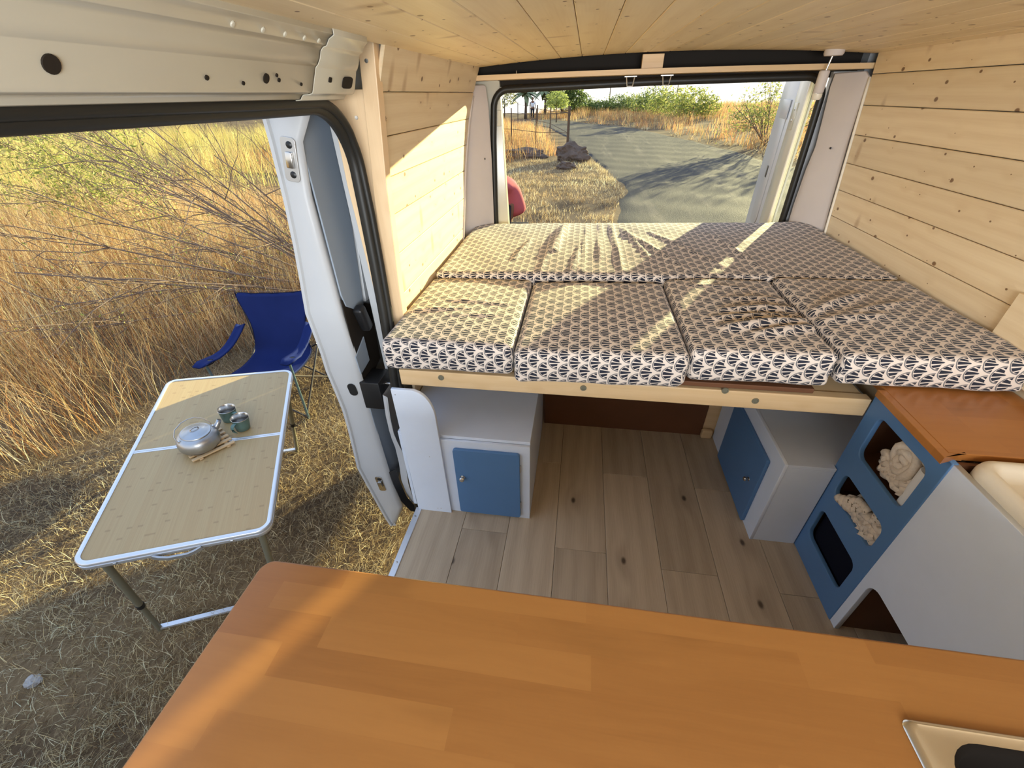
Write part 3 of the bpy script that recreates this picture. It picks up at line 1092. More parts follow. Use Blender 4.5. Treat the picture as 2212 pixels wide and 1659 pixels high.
# ------------------------------------------------------------------ blue storage unit with three openings
t_ = thing('storage_unit', 'slate blue storage unit with three rounded open cubbies beside the aisle', 'storage unit', (0.932, 1.035, 0))
holes = [rrect(-0.122, 0.106, 0.518, 0.682, 0.030), rrect(-0.122, 0.106, 0.334, 0.442, 0.030), rrect(-0.120, 0.113, 0.104, 0.253, 0.030)]
flat_panel('front_panel', rrect(-0.157, 0.156, 0.0, 0.738, 0.002, 1), holes, 0.016, plane_x(0.008), M['blue_paint'], t_, 0.003)
for z in (0.0, 0.300, 0.486):
    MB().box(0.016, 0.32, -0.148, 0.148, z, z + 0.012).build('shelf', M['dark_wood'], t_)
mb = MB()
mb.box(0.016, 0.32, -0.157, -0.147, 0.0, 0.738)
mb.box(0.016, 0.32, 0.146, 0.156, 0.0, 0.738)
mb.box(0.31, 0.32, -0.147, 0.146, 0.0, 0.738)
mb.build('carcass', M['dark_wood'], t_)

# white panel in front of the cool box
t_ = thing('box_surround', 'plain white panel with arched cut-out below the cool box', 'panel', (0.935, 0.6, 0))
pts = [(0.278, 0.0), (0.278, 0.737), (-0.235, 0.737), (-0.235, 0.277)]
pts += [(0.06, 0.277), (0.14, 0.278)]
for k in range(7):
    a = PI / 2 * k / 6
    pts.append((0.205 + 0.044 * math.sin(a), 0.235 + 0.043 * math.cos(a)))
pts += [(0.249, 0.10), (0.249, 0.0)]
flat_panel('board', pts[::-1], [], 0.016, plane_x(0.008), M['white_paint'], t_, 0.0015)

# orange worktop with a lip on its aisle edge
t_ = thing('worktop', 'short orange wooden worktop over the storage unit, end of bed resting on it', 'worktop', (1.09, 1.05, 0.738))
mb = MB().box(-0.165, 0.185, -0.155, 0.19, 0.0, 0.022, 0.002)
mb.build('top_board', M['worktop'], t_)
mb = MB().prism([(-0.186, -0.175, 0), (-0.128, -0.150, 0), (-0.128, -0.1552, 0), (-0.1655, -0.1552, 0), (-0.1655, 0.11, 0), (-0.186, 0.11, 0)], (0, 0, 0.022), bev=0.001, seg=1)
mb.build('edge_lip', M['worktop'], t_)

# ivory cool box
t_ = thing('cool_box', 'ivory plastic cool box with moulded lid behind the white panel', 'cool box', (1.110, 0.622, 0.285))
mb = MB().box(-0.155, 0.155, -0.245, 0.245, 0.0, 0.43, 0.02, 3)
mb.build('body', M['ivory'], t_, True)
rows = []
def ringz(ins, z, r, n=8): return [(x, y, z) for x, y in rrect(-0.160 + ins, 0.160 - ins, -0.258 + ins, 0.260 - ins, max(0.004, r - ins), n)]
mb = MB()
levels = [(0.006, 0.430, .06), (0.0, 0.440, .06), (0.0, 0.462, .06), (0.004, 0.474, .06), (0.014, 0.482, .06), (0.026, 0.482, .06), (0.036, 0.474, .06), (0.044, 0.462, .06), (0.060, 0.456, .06)]
rings = [[mb.bm.verts.new(Vector(p)) for p in ringz(i_, z_, r_)] for i_, z_, r_ in levels]
nn = len(rings[0])
for A, B in zip(rings, rings[1:]):
    for j in range(nn): mb.bm.faces.new((A[j], A[(j + 1) % nn], B[(j + 1) % nn], B[j]))
mb.bm.faces.new(rings[0][::-1])
mb.bm.faces.new(rings[-1])
lid = mb.build('lid', M['ivory'], t_, True, 60)
MB().box(-0.150, -0.118, -0.06, 0.085, 0.474, 0.486, 0.004, 3).build('grip', M['ivory'], lid, True)
# shelf under the box, dark panels added so the arched opening reads dark
t_ = thing('box_stand', 'dark plywood shelf carrying the cool box, panels added to darken the arched opening', 'shelf', (1.115, 0.615, 0.0))
mb = MB().box(-0.155, 0.16, -0.25, 0.255, 0.268, 0.284)
mb.build('board', M['dark_wood'], t_)
MB().box(0.15, 0.16, -0.25, 0.25, 0.0, 0.268).build('back_panel', M['dark_wood'], t_)
for y in (-0.25, 0.243):
    MB().box(-0.155, 0.15, y, y + 0.012, 0.0, 0.268).build('end_panel', M['dark_wood'], t_)


# ------------------------------------------------------------------ blankets and paper roll in the cubbies
def knit(name, paths, label, group):
    mb = MB()
    for pts, r in paths:
        n = len(pts)
        sc_ = [1 + 0.14 * math.sin(k * 1.9) for k in range(n)]
        mb.tube(pts, r * 1.22, 10, scales=sc_)
    o = mb.build(name, M['knit'], None, True, 180)
    return tag(o, label, 'blanket', group)


tk = Tree('chunky_cream_yarn', 0.9, 0.1)
x_, y_, z_ = tk.obj()
nz = tk.noise(tk.vec(x_ * 160.0, y_ * 160.0, z_ * 160.0), 1.0, 4)
tk.col(tk.mix(nz, (0.58, 0.48, 0.38), (0.76, 0.66, 0.54)))
tk.bump(nz, 0.5, 0.003)
M['knit'] = tk.mat
rs = random.Random(5)
paths = []
# rolled end facing the aisle
sp = []
for k in range(46):
    a = k * 0.40
    rr_ = 0.006 + 0.0019 * k * 0.62
    sp.append((0.962 + 0.006 * math.sin(k * 0.9), 1.022 + rr_ * math.cos(a) * 0.85, 0.612 + rr_ * math.sin(a)))
paths.append((sp, 0.0095))
for d in range(5):
    ring = []
    for k in range(30):
        a = 2 * PI * k / 29
        ring.append((0.985 + d * 0.026 + 0.004 * math.sin(k * 1.7 + d), 1.020 + 0.052 * math.cos(a), 0.606 + 0.062 * math.sin(a)))
    paths.append((ring, 0.0125))
for lay in range(4):
    pts = []
    for k in range(34):
        u = k / 33
        pts.append((0.966 + 0.012 * math.sin(k * 1.3 + lay) + lay * 0.002, 1.078 - 0.115 * u + 0.006 * math.sin(k * 2.1), 0.541 + lay * 0.0135 + 0.005 * math.sin(k * 1.9 + lay * 2)))
    paths.append((pts, 0.011))
    paths.append(([(p[0] + 0.03, p[1], p[2]) for p in pts], 0.011))
    paths.append(([(p[0] + 0.06, p[1], p[2] + 0.003) for p in pts], 0.012))
knit('knit_blanket', paths, 'rolled cream chunky knit blanket in the top cubby', 'cream knit blankets in the cubbies')
paths = []
for lay in range(5):
    pts = []
    for k in range(36):
        u = k / 35
        pts.append((0.958 + 0.012 * math.sin(k * 1.5 + lay * 1.1), 1.092 - 0.165 * u + 0.006 * math.sin(k * 2.3 + lay), 0.331 + lay * 0.0125 * (0.7 + 0.8 * u) + 0.006 * math.sin(k * 1.7 + lay * 1.3)))
    paths.append((pts, 0.0115))
    paths.append(([(p[0] + 0.03, p[1], p[2] + 0.004) for p in pts], 0.0115))
    paths.append(([(p[0] + 0.06, p[1], p[2] + 0.005) for p in pts], 0.0125))
for q_ in range(3):
    pts = [(0.925 + 0.03 * u + q_ * 0.004, 1.098 - 0.05 * u - q_ * 0.016, 0.352 + 0.045 * u + 0.004 * math.sin(u * 30)) for u in np.linspace(0, 1, 20)]
    paths.append((pts, 0.0125))
for q_ in range(2):
    pts = [(0.960, 0.985 - 0.04 * u, 0.405 + q_ * 0.014 + 0.004 * math.sin(u * 22)) for u in np.linspace(0, 1, 16)]
    paths.append((pts, 0.011))
knit('knit_blanket', paths, 'crumpled cream chunky knit blanket spilling out of the middle cubby', 'cream knit blankets in the cubbies')
cubby_fill = MB().box(0.955, 1.19, 0.895, 1.174, 0.0135, 0.270, 0.045, 5)  # near-black mass added and sized so the bottom cubby reads dark
for v in cubby_fill.bm.verts:
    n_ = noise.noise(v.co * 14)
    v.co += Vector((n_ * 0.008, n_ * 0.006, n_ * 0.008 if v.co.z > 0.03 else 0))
M['cubby_fill'] = paint('dark_navy_fill', (0.006, 0.007, 0.014), 0.9, 0.1)
tag(cubby_fill.build('cubby_filler', M['cubby_fill'], None, True, 180), 'near-black navy mass added to fill and darken the bottom cubby', 'cubby_fill')
M['paper'] = paint('white_paper', (0.74, 0.72, 0.69), 0.8, 0.1)
mb = MB().lathe([(0.012, 0.0), (0.024, 0.0), (0.026, 0.002), (0.026, 0.142), (0.024, 0.144), (0.012, 0.144), (0.012, 0.0)], (0.976, 0.944, 0.4995), 28)
o = mb.build('paper_roll', M['paper'], None, True)
for v in o.data.vertices: pass
tag(o, 'white paper roll standing at the near end of the top cubby', 'paper roll')


# ------------------------------------------------------------------ rear shelf with its fittings
t_ = thing('rear_shelf', 'thin pine shelf board running across the top of rear opening', 'shelf', (0.33, 2.68, 1.575))
mb = MB()
N_ = 24
top = []
def sh_z(u): return 0.006 * (1 - (2 * u - 1) ** 2)
for k in range(N_):
    u0, u1 = k / N_, (k + 1) / N_
    xa, xb = -0.955 + 1.915 * u0, -0.955 + 1.915 * u1
    za, zb = sh_z(u0), sh_z(u1)
    vs = [mb.bm.verts.new(Vector(p)) for p in ((xa, -0.05, -0.011 + za), (xb, -0.05, -0.011 + zb), (xb, -0.05, 0.011 + zb), (xa, -0.05, 0.011 + za), (xa, 0.14, -0.011 + za), (xb, 0.14, -0.011 + zb), (xb, 0.14, 0.011 + zb), (xa, 0.14, 0.011 + za))]
    for f in ((0, 1, 2, 3), (5, 4, 7, 6), (3, 2, 6, 7), (1, 0, 4, 5)): mb.bm.faces.new([vs[i] for i in f])
    if k == 0: mb.bm.faces.new([vs[i] for i in (0, 3, 7, 4)])
    if k == N_ - 1: mb.bm.faces.new([vs[i] for i in (1, 5, 6, 2)])
bmesh.ops.remove_doubles(mb.bm, verts=mb.bm.verts[:], dist=1e-5)
o = mb.build('board', M['pine_beam'], t_)
MB().box(-0.078, 0.024, -0.02, 0.02, 0.015, 0.075, 0.002).build('support_block', M['pine_beam'], t_)
def hook(x):
    h = thing('wire_hook', 'small metal wire loop under the rear shelf', 'hook', (x, 2.63, 1.566), group='wire loops under the rear shelf')
    MB().box(-0.030, 0.030, -0.008, 0.008, -0.006, -0.001, 0.001, 1).build('base_plate', M['zinc'], h)
    MB().tube([(-0.020, 0, -0.004), (-0.016, -0.002, -0.025), (-0.013, -0.004, -0.043), (0.013, -0.004, -0.043), (0.016, -0.002, -0.025), (0.020, 0, -0.004)], 0.0028, 8).build('loop', M['zinc'], h, True)
    return h
h1 = hook(0.203)
h1['label'] = 'left of the two metal wire loops under the rear shelf'
h2 = copy_tree(h1)
h2.location.x = 0.376
h2['label'] = 'right of the two metal wire loops under the rear shelf'
# cylindrical light hanging through the right end of the shelf
t_ = thing('hanging_lamp', 'small grey cylindrical lamp hanging at right end of rear shelf', 'lamp', (1.072, 2.60, 1.53))
MB().lathe([(0, -0.055), (0.019, -0.055), (0.022, -0.050), (0.022, 0.028), (0.019, 0.032), (0.0, 0.032)], (0, 0, 0), 24).build('lamp_body', M['pillar_panel'], t_, True)
MB().lathe([(0, -0.082), (0.016, -0.080), (0.021, -0.070), (0.0205, -0.056), (0, -0.056)], (0, 0, 0), 24).build('diffuser', M['ivory'], t_, True)
MB().cyl((0, -0.01, 0.03), (0.004, -0.02, 0.085), 0.004, 10).build('stem', M['zinc'], t_, True)
MB().lathe([(0, 0.082), (0.036, 0.084), (0.040, 0.092), (0.040, 0.108), (0.034, 0.114), (0, 0.114)], (0.006, -0.02, 0), 24).build('mounting_cap', M['pillar_panel'], t_, True)
# small screw left standing on the shelf
o = MB().cyl((-0.37, 2.66, 1.588), (-0.37, 2.66, 1.602), 0.0022, 8).build('screw', M['steel'], None, True)
tag(o, 'tiny steel screw standing at left on the rear shelf', 'screw')

# ------------------------------------------------------------------ kitchen counter in the foreground with sink
t_ = thing('counter', 'wide orange brown wooden counter in the foreground with rounded corner', 'counter', (0.3, 0.02, 0.87))
holes = [rrect(0.118, 0.482, -0.265, 0.214, 0.03)]
flat_panel('countertop', rrect(-0.756, 0.965, -0.40, 0.308, (0.005, 0.018, 0.01, 0.005), 6), holes, 0.030, plane_z(0.015), M['counter'], t_, 0.003)
mb = MB()
mb.box(-0.70, -0.684, -0.38, 0.27, -0.87, 0.0)
mb.box(0.94, 0.956, -0.38, 0.27, -0.87, 0.0)
mb.box(-0.684, 0.94, 0.254, 0.27, -0.87, 0.0)
mb.box(-0.684, 0.94, -0.38, 0.254, -0.80, -0.786)
mb.build('base_cabinet', M['white_paint'], t_)
# sink
t_ = thing('sink', 'stainless steel sink with dark bowl set into the orange counter', 'sink', (0.60, 0.0, 0.90))
def sring(x0, x1, y0, y1, r, z): return [(x, y, z) for x, y in rrect(x0, x1, y0, y1, r, 7)]
mb = MB()
lv = [(-0.2, 0.2, -0.26, 0.243, 0.010, 0.0005), (-0.198, 0.198, -0.258, 0.241, 0.010, 0.0035), (-0.195, 0.195, -0.255, 0.238, 0.010, 0.0045), (-0.191, 0.191, -0.251, 0.2355, 0.009, 0.0030),
      (-0.171, 0.171, -0.232, 0.2285, 0.040, 0.0020)]
lv2 = [(-0.171, 0.171, -0.232, 0.2285, 0.040, 0.0020), (-0.167, 0.167, -0.228, 0.2245, 0.038, -0.001), (-0.165, 0.165, -0.226, 0.2225, 0.038, -0.008), (-0.161, 0.161, -0.222, 0.2185, 0.038, -0.13), (-0.148, 0.148, -0.210, 0.206, 0.03, -0.145), (-0.03, 0.03, -0.03, 0.03, 0.028, -0.150)]
rings = [[mb.bm.verts.new(Vector(p)) for p in sring(*l_)] for l_ in lv]
nn = len(rings[0])
for A, B in zip(rings, rings[1:]):
    for j in range(nn): mb.bm.faces.new((A[j], A[(j + 1) % nn], B[(j + 1) % nn], B[j]))
o = mb.build('rim', M['steel'], t_, True, 40)
M['sink_dark'] = paint('near_black_bowl', (0.006, 0.0045, 0.0035), 0.9, 0.04)  # near-black bowl inside the steel rim
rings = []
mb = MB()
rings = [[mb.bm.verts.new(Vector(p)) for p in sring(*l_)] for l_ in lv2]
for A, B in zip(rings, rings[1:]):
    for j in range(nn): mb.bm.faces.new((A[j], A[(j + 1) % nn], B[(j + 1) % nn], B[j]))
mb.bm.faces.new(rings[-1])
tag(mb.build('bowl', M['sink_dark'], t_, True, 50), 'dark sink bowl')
MB().lathe([(0, -0.1465), (0.018, -0.1465), (0.022, -0.1445), (0.030, -0.1445), (0.033, -0.148)], (0, 0, 0), 20).build('drain', M['zinc'], t_, True)
# raised wood board on the right wall at the front
t_ = tag(MB().box(1.262, 1.279, 0.55, 1.345, 0.785, 1.00, 0.002).build('wall_board', M['pine_wall']), 'short pale board fixed to right wall above the orange worktop', 'board')

# ------------------------------------------------------------------ sliding door, pushed back along the outside
t_ = thing('sliding_door', 'white sliding side door slid open, seen along its front edge with latches', 'sliding door', (-0.88, 1.30, 0.6))
def dp(x, y, z): return (x + 0.88, y - 1.30, z - 0.6)
dz = [1.52, 1.47, 1.40, 1.25, 1.10, 0.98, 0.85, 0.76, 0.68, 0.60, 0.50, 0.40, 0.30, 0.20, 0.05, -0.10, -0.22, -0.32, -0.37]
xo = np.interp(dz, [-0.37, -0.30, 0.05, 0.28, 0.42, 0.60, 0.71, 0.84, 1.07, 1.34, 1.46, 1.52][::1], [-0.885, -0.905, -0.968, -0.953, -0.950, -0.968, -0.966, -0.977, -0.942, -0.913, -0.912, -0.905])
xi = np.interp(dz, [-0.37, -0.22, -0.14, 0.10, 0.39, 0.68, 0.85, 1.12, 1.29, 1.41, 1.46, 1.52], [-0.862, -0.800, -0.813, -0.825, -0.832, -0.832, -0.842, -0.843, -0.838, -0.820, -0.775, -0.770])
def door_ring(z, a, b, ya, yb):
    """a = outer x, b = inner x; outline seen from above, with folded hem on the outer skin"""
    return [(a - 0.006, ya + 0.010, z), (a - 0.004, ya - 0.002, z), (a + 0.008, ya - 0.003, z), (a + 0.012, ya + 0.006, z), (a + 0.03, ya + 0.004, z), ((a + b) / 2, ya, z), (b - 0.018, ya + 0.002, z), (b - 0.004, ya + 0.010, z), (b, ya + 0.020, z),
            (min(b, -0.846), ya + 0.034, z), (-0.846, yb, z), (a - 0.006, yb, z)]
mb = MB()
R_ = [[mb.bm.verts.new(Vector(dp(*p))) for p in door_ring(z, a, b, 1.30, 2.45)] for z, a, b in zip(dz, xo, xi)]
for A, B in zip(R_, R_[1:]):
    for j in range(len(A)): mb.bm.faces.new((A[j], A[(j + 1) % len(A)], B[(j + 1) % len(A)], B[j]))
mb.bm.faces.new(R_[0])
mb.bm.faces.new(R_[-1][::-1])
o = mb.build('door_shell', M['van_white'], t_, True, 50)
# grey lining boards on the inner face
def liner(name, pts, mat, th=0.006, x=-0.836):
    mb = MB().prism([dp(x, y, z) for y, z in pts], (th, 0, 0), bev=0.0015)
    return mb.build(name, mat, t_)
yu = lambda z: 1.318 + 0.0 * z
arc = [(1.325 + 0.055 - 0.055 * math.cos(a), 1.40 + 0.075 * math.sin(a)) for a in np.linspace(0, PI / 2, 7)]
liner('lining_board', [(1.322, 0.92)] + arc + [(1.545, 1.475), (1.525, 1.35), (1.503, 1.10), (1.460, 0.83), (1.440, 0.80), (1.335, 0.87)], M['van_grey'])
liner('lower_lining', [(1.312, 0.42), (1.318, 0.15), (1.335, -0.13), (1.40, -0.10), (1.72, 0.10), (1.72, 0.44), (1.31, 0.46)], M['van_grey'])
liner('dark_recess', [(1.318, 0.905), (1.345, 0.885), (1.52, 0.80), (1.50, 0.55), (1.315, 0.50)], M['dark_void'], 0.004, -0.838)  # flat near-black board in place of an open recess
liner('lock_bracket', [(1.306, 0.668), (1.312, 0.585), (1.40, 0.60), (1.40, 0.71)], M['van_grey'], 0.005, -0.834)
# white hinge-side strip beyond the lining, with its black stop
liner('inner_strip', [(1.560, 1.475), (1.540, 1.35), (1.515, 1.10), (1.474, 0.83), (2.2, 0.80), (2.2, 1.475)], M['van_white'], 0.014, -0.840)
MB().lathe([(0, 0.030), (0.018, 0.028), (0.022, 0.018), (0.013, 0.012), (0.013, 0.0)], (0, 0, 0), 16, Matrix.Translation(Vector(dp(-0.826, 1.548, 1.328))) @ Matrix.Rotation(PI / 2, 4, 'Y')).build('rubber_stop', M['black'], t_, True)
# inside handle
mb = MB().box(-0.02, 0.02, -0.022, 0.022, -0.055, 0.055, 0.012, 3, Matrix.Translation(Vector(dp(-0.805, 1.385, 0.80))) @ Matrix.Rotation(0.3, 4, 'X'))
mb.build('inside_handle', M['black'], t_, True)
# lock box with pin
mb = MB().box(-0.845, -0.760, 1.302, 1.415, 0.418, 0.552, 0.006, 2, Matrix.Translation(Vector((0.88, -1.30, -0.6))))
lb = mb.build('lock_box', M['black'], t_, True)
MB().cyl(dp(-0.765, 1.36, 0.515), dp(-0.715, 1.36, 0.515), 0.007, 12).build('lock_pin', M['steel'], lb, True)
# latch plates on the front edge
def latch(zc, h, w, name, lever):
    xm = float(np.interp(zc, dz[::-1], xo[::-1])) * 0.42 + float(np.interp(zc, dz[::-1], xi[::-1])) * 0.58
    lean = (float(np.interp(zc - 0.05, dz[::-1], xo[::-1])) - float(np.interp(zc + 0.05, dz[::-1], xo[::-1])))
    Mx = Matrix.Translation(Vector(dp(xm, 1.2985, zc))) @ Matrix.Rotation(0.16 if zc > 0.8 else -0.10, 4, 'Y') @ Matrix(((1, 0, 0, 0), (0, 0, -1, 0), (0, 1, 0, 0), (0, 0, 0, 1)))
    pl = flat_panel(name, rrect(-w / 2, w / 2, -h / 2, h / 2, 0.010), [], 0.005, Mx, M['zinc'] if lever else M['steel'], t_, 0.001)
    for s_ in (-1, 1):
        if lever or s_ > 0:
            MB().lathe([(0, 0.006), (0.0055, 0.006), (0.010, 0.003), (0.010, -0.002)], (0.004, s_ * h * 0.34, 0), 14, Mx).build('screw', M['black'], pl, True)
    MB().box(-0.010, 0.012, -h * 0.19, h * 0.19, 0.002, 0.011, 0.004, 2, Mx).build('striker', M['steel'], pl, True)
latch(1.355, 0.118, 0.044, 'upper_latch', True)
latch(-0.045, 0.095, 0.032, 'lower_latch', False)
xm = -0.878
Mx = Matrix.Translation(Vector(dp(xm, 1.2985, 0.515))) @ Matrix.Rotation(-0.12, 4, 'Y') @ Matrix(((1, 0, 0, 0), (0, 0, -1, 0), (0, 1, 0, 0), (0, 0, 0, 1)))
flat_panel('grommet', rrect(-0.017, 0.017, -0.028, 0.028, 0.015), [], 0.004, Mx, M['black'], t_, 0.001)
# roller arm at the foot of the door
mb = MB().sweep([dp(-0.815, 1.33, 0.02), dp(-0.79, 1.30, -0.03), dp(-0.765, 1.285, -0.12), dp(-0.74, 1.30, -0.20), dp(-0.70, 1.32, -0.235)], [(-0.016, -0.010), (0.016, -0.010), (0.016, 0.010), (-0.016, 0.010)])
ra = mb.build('roller_arm', M['black'], t_, True, 40)
MB().cyl(dp(-0.72, 1.30, -0.22), dp(-0.69, 1.32, -0.22), 0.020, 14).build('roller', M['black'], ra, True)
# white step edge of the body between the seal and the door
mb = MB()
rows = []
for z, y, x in ((0.52, 1.262, -0.705), (0.42, 1.255, -0.71), (0.33, 1.262, -0.715), (0.27, 1.275, -0.72), (0.20, 1.295, -0.725), (0.10, 1.300, -0.728), (0.0, 1.285, -0.728), (-0.10, 1.295, -0.725), (-0.18, 1.31, -0.72)):
    rows.append([(-0.718, y - 0.006, z), (x - 0.004, y - 0.004, z), (x - 0.030, y + 0.010, z), (x - 0.030, y + 0.12, z)])
tag(mb.quadgrid(rows).build('trim_3', M['van_white'], None, True, 60), kind='structure')

# ------------------------------------------------------------------ rear doors
t_ = thing('rear_door', 'white right rear van door standing open with recessed inner panel and slot', 'van door', (1.15, 2.92, 0.2))
ang = math.atan2(0.13, 0.78)
Rz = Matrix.Translation(Vector((0, 0, 0))) @ Matrix.Rotation(-ang, 4, 'Z')
def rd(name, pts, th, mat, x=0.0, bev=0.004, par=None, kind=None):
    mb = MB().prism([(x, y, z) for y, z in pts], (th, 0, 0), bev=bev, M=Rz)
    return mb.build(name, mat, par or t_, True)
rd('door_skin', [(0.0, -0.35), (0.77, -0.35), (0.80, 0.3), (0.795, 0.80), (0.765, 1.30), (0.735, 1.40), (0.02, 1.40), (0.0, 1.36)], 0.014, M['van_white'], 0.026, 0.006)
rd('hinge_frame', [(0.0, -0.30), (0.235, -0.30), (0.235, 1.36), (0.02, 1.36), (0.0, 1.33)], 0.027, M['van_cream'], 0.0, 0.006)
rd('inner_panel', [(0.245, -0.30), (0.75, -0.30), (0.775, 0.4), (0.77, 0.80), (0.74, 1.30), (0.72, 1.36), (0.245, 1.36)], 0.016, M['van_white'], 0.012, 0.006)
pl = rd('cover_plate', [(0.38, 0.55), (0.42, 0.50), (0.60, 0.50), (0.60, 1.18), (0.55, 1.20), (0.38, 1.20)], 0.006, M['van_white'], 0.0070, 0.002)
rd('plate_step', [(0.36, 1.14), (0.58, 1.14), (0.58, 1.24), (0.36, 1.24)], 0.008, M['van_white'], 0.003, 0.003, pl)
rd('slot', [(0.46, 0.80), (0.50, 0.80), (0.50, 0.87), (0.46, 0.87)], 0.004, M['black'], 0.0050, 0.001)
mb = MB().box(-0.006, 0.004, 0.10, 0.19, 1.10, 1.23, 0.003, 2, Rz)
pl = mb.build('check_plate', M['van_cream'], t_, True)
for z in (1.20, 1.145):
    MB().lathe([(0, 0.004), (0.004, 0.0035), (0.008, 0.001), (0.008, -0.003)], (0, 0, 0), 14, Rz @ face_x((0.135, z), -0.006)).build('bolt', M['zinc'], pl, True)
# gap filler seal strip on the hinge edge
rd('edge_seal', [(-0.010, -0.30), (0.012, -0.30), (0.012, 1.34), (-0.010, 1.34)], 0.016, M['ivory'], 0.0, 0.004)

t_ = thing('rear_door', 'white left rear van door swung wide open beyond the pillar', 'van door', (-0.86, 2.862, 0.1))
mb = MB().box(-0.02, 0.02, 0.0, 0.74, -0.20, 1.50, 0.012, 2, Matrix.Rotation(math.radians(136), 4, 'Z'))
mb.build('door_skin', M['van_white'], t_, True)
MB().box(0.020, 0.030, 0.10, 0.66, 0.0, 1.38, 0.004, 2, Matrix.Rotation(math.radians(136), 4, 'Z')).build('inner_panel', M['van_grey'], t_, True)


# ------------------------------------------------------------------ outdoors: ground and road
def smooth01(t):
    t = np.clip(t, 0, 1)
    return t * t * (3 - 2 * t)


def ground_z(x, y):
    """ground height; rises gently away from the side door, drops away far to the right"""
    x = np.asarray(x, dtype=float)
    y = np.asarray(y, dtype=float)
    side = np.clip(-0.9 - x, 0, None)
    rise = np.where(side < 3.5, side * 0.105, 0.3675 + (side - 3.5) * 0.012)
    rise = rise * (1 - smooth01((y - 4.0) / 7.0))
    base = -0.53 + 0.03 * smooth01((y - 4) / 6)
    right = np.clip(x - 7.5 + 0.0 * y, 0, None)
    mound = 0.35 * smooth01((x - 3 + (y - 30) * 0.10) / 14) * smooth01((y - 12) / 20)
    fall = -6.0 * smooth01((y - 62) / 60)
    bumps = 0.018 * np.sin(x * 3.1 + y * 1.7) * np.sin(y * 2.3 - x * 1.1) + 0.05 * np.sin(x * 0.31 + 1.0) * np.sin(y * 0.27)
    bumps = bumps * (0.3 + 0.7 * smooth01((np.hypot(x, y) - 3) / 6))
    return base + rise + mound + fall + bumps


def gz(x, y): return float(ground_z(x, y))


def mat_ground():
    t = Tree('dry_earth_and_straw', 0.95, 0.05)
    x, y, z = t.obj()
    v = t.vec(x, y, 0.0)
    big = t.noise(v, 0.9, 4)
    mid = t.noise(v, 5.0, 5, 0.6)
    fib = t.noise(t.vec(x * 60.0 + mid * 9.0, y * 18.0, 0.0), 1.0, 4, 0.7)
    c = t.mix(mid, (0.050, 0.036, 0.025), (0.105, 0.068, 0.042))
    c = t.mix(t.step(big + fib * 0.4, 0.52, 0.85), c, (0.22, 0.15, 0.080))
    c = t.mix(t.step(fib, 0.48, 0.68) * 0.35, c, (0.34, 0.255, 0.15))
    t.col(c)
    t.bump(fib * 0.6 + mid, 0.6, 0.02)
    return t.mat


def mat_road():
    t = Tree('worn_asphalt', 0.9, 0.15)
    x, y, z = t.obj()
    v = t.vec(x, y, 0.0)
    big = t.noise(v, 0.55, 5, 0.6)
    grain = t.noise(v, 42.0, 3, 0.7)
    lanes = t.noise(t.vec(x * 1.6, y * 0.16, 0.0), 1.0, 4, 0.6)
    cd, _, _ = t.voronoi(t.vec(x * 0.55 + big * 2.0, y * 0.40 + big * 2.0), 1.0, 1.0, '2D', 'DISTANCE_TO_EDGE')
    c = t.mix(t.step(grain, 0.3, 0.75), (0.030, 0.028, 0.027), (0.100, 0.092, 0.086))
    c = t.mix(t.step(lanes, 0.50, 0.72) * 0.60, c, (0.165, 0.138, 0.105))
    c = t.mix(t.step(big, 0.56, 0.70) * 0.35, c, (0.07, 0.066, 0.062))
    c = t.mix(t.step(cd, 0.022, 0.004) * 0.65, c, (0.06, 0.052, 0.045))
    t.col(c)
    t.bump(grain + lanes * 0.4, 0.8, 0.022)
    return t.mat


M['ground'] = mat_ground()
M['road'] = mat_road()
gx = np.concatenate([-np.geomspace(0.6, 90, 70)[::-1], np.linspace(-0.5, 3, 12), np.geomspace(3.4, 110, 50)])
gy = np.concatenate([np.linspace(-12, -1, 12), np.linspace(-0.8, 6, 40), np.geomspace(6.3, 190, 70)])
GX, GY = np.meshgrid(gx, gy, indexing='ij')
V = np.stack([GX, GY, ground_z(GX, GY)], -1).reshape(-1, 3)
ni, nj = GX.shape
ii, jj = np.meshgrid(np.arange(ni - 1), np.arange(nj - 1), indexing='ij')
F = np.stack([ii * nj + jj, (ii + 1) * nj + jj, (ii + 1) * nj + jj + 1, ii * nj + jj + 1], -1).reshape(-1, 4)
tag(np_mesh('ground', V, F, M['ground'], smooth=True), kind='structure')

ROAD_L = np.array([(1.75, -8), (1.45, 0), (1.0, 4), (0.45, 7.5), (0.62, 9.2), (0.90, 10.6), (0.97, 11.7), (0.86, 13.2), (0.60, 15.2), (0.10, 18.6), (-0.45, 22), (-1.3, 28), (-3.0, 36), (-6.0, 42), (-15, 49)])
ROAD_R = np.array([(9.5, -8), (8.6, 0), (8.1, 4), (7.7, 7.5), (7.4, 9.2), (7.2, 10.6), (7.05, 11.7), (6.8, 13.2), (6.5, 15.2), (5.95, 18.6), (5.4, 22.5), (4.35, 27.5), (2.2, 36), (-1.2, 43.5), (-12, 54)])
rows = []
n_r = 26
tt = np.linspace(0, len(ROAD_L) - 1, 160)
for t0 in tt:
    a = np.array([np.interp(t0, range(len(ROAD_L)), ROAD_L[:, k]) for k in (0, 1)])
    b = np.array([np.interp(t0, range(len(ROAD_R)), ROAD_R[:, k]) for k in (0, 1)])
    wob = 0.09 * math.sin(t0 * 2.3) + 0.05 * math.sin(t0 * 4.9)
    a = a + np.array([wob, 0])
    b = b + np.array([0.09 * math.sin(t0 * 2.7 + 1) + 0.05 * math.sin(t0 * 5), 0])
    rows.append([a + (b - a) * k / n_r for k in range(n_r + 1)])
Rg = np.array(rows)
rz = ground_z(Rg[..., 0], Rg[..., 1]) + 0.03
rz[:, 0] -= 0.06
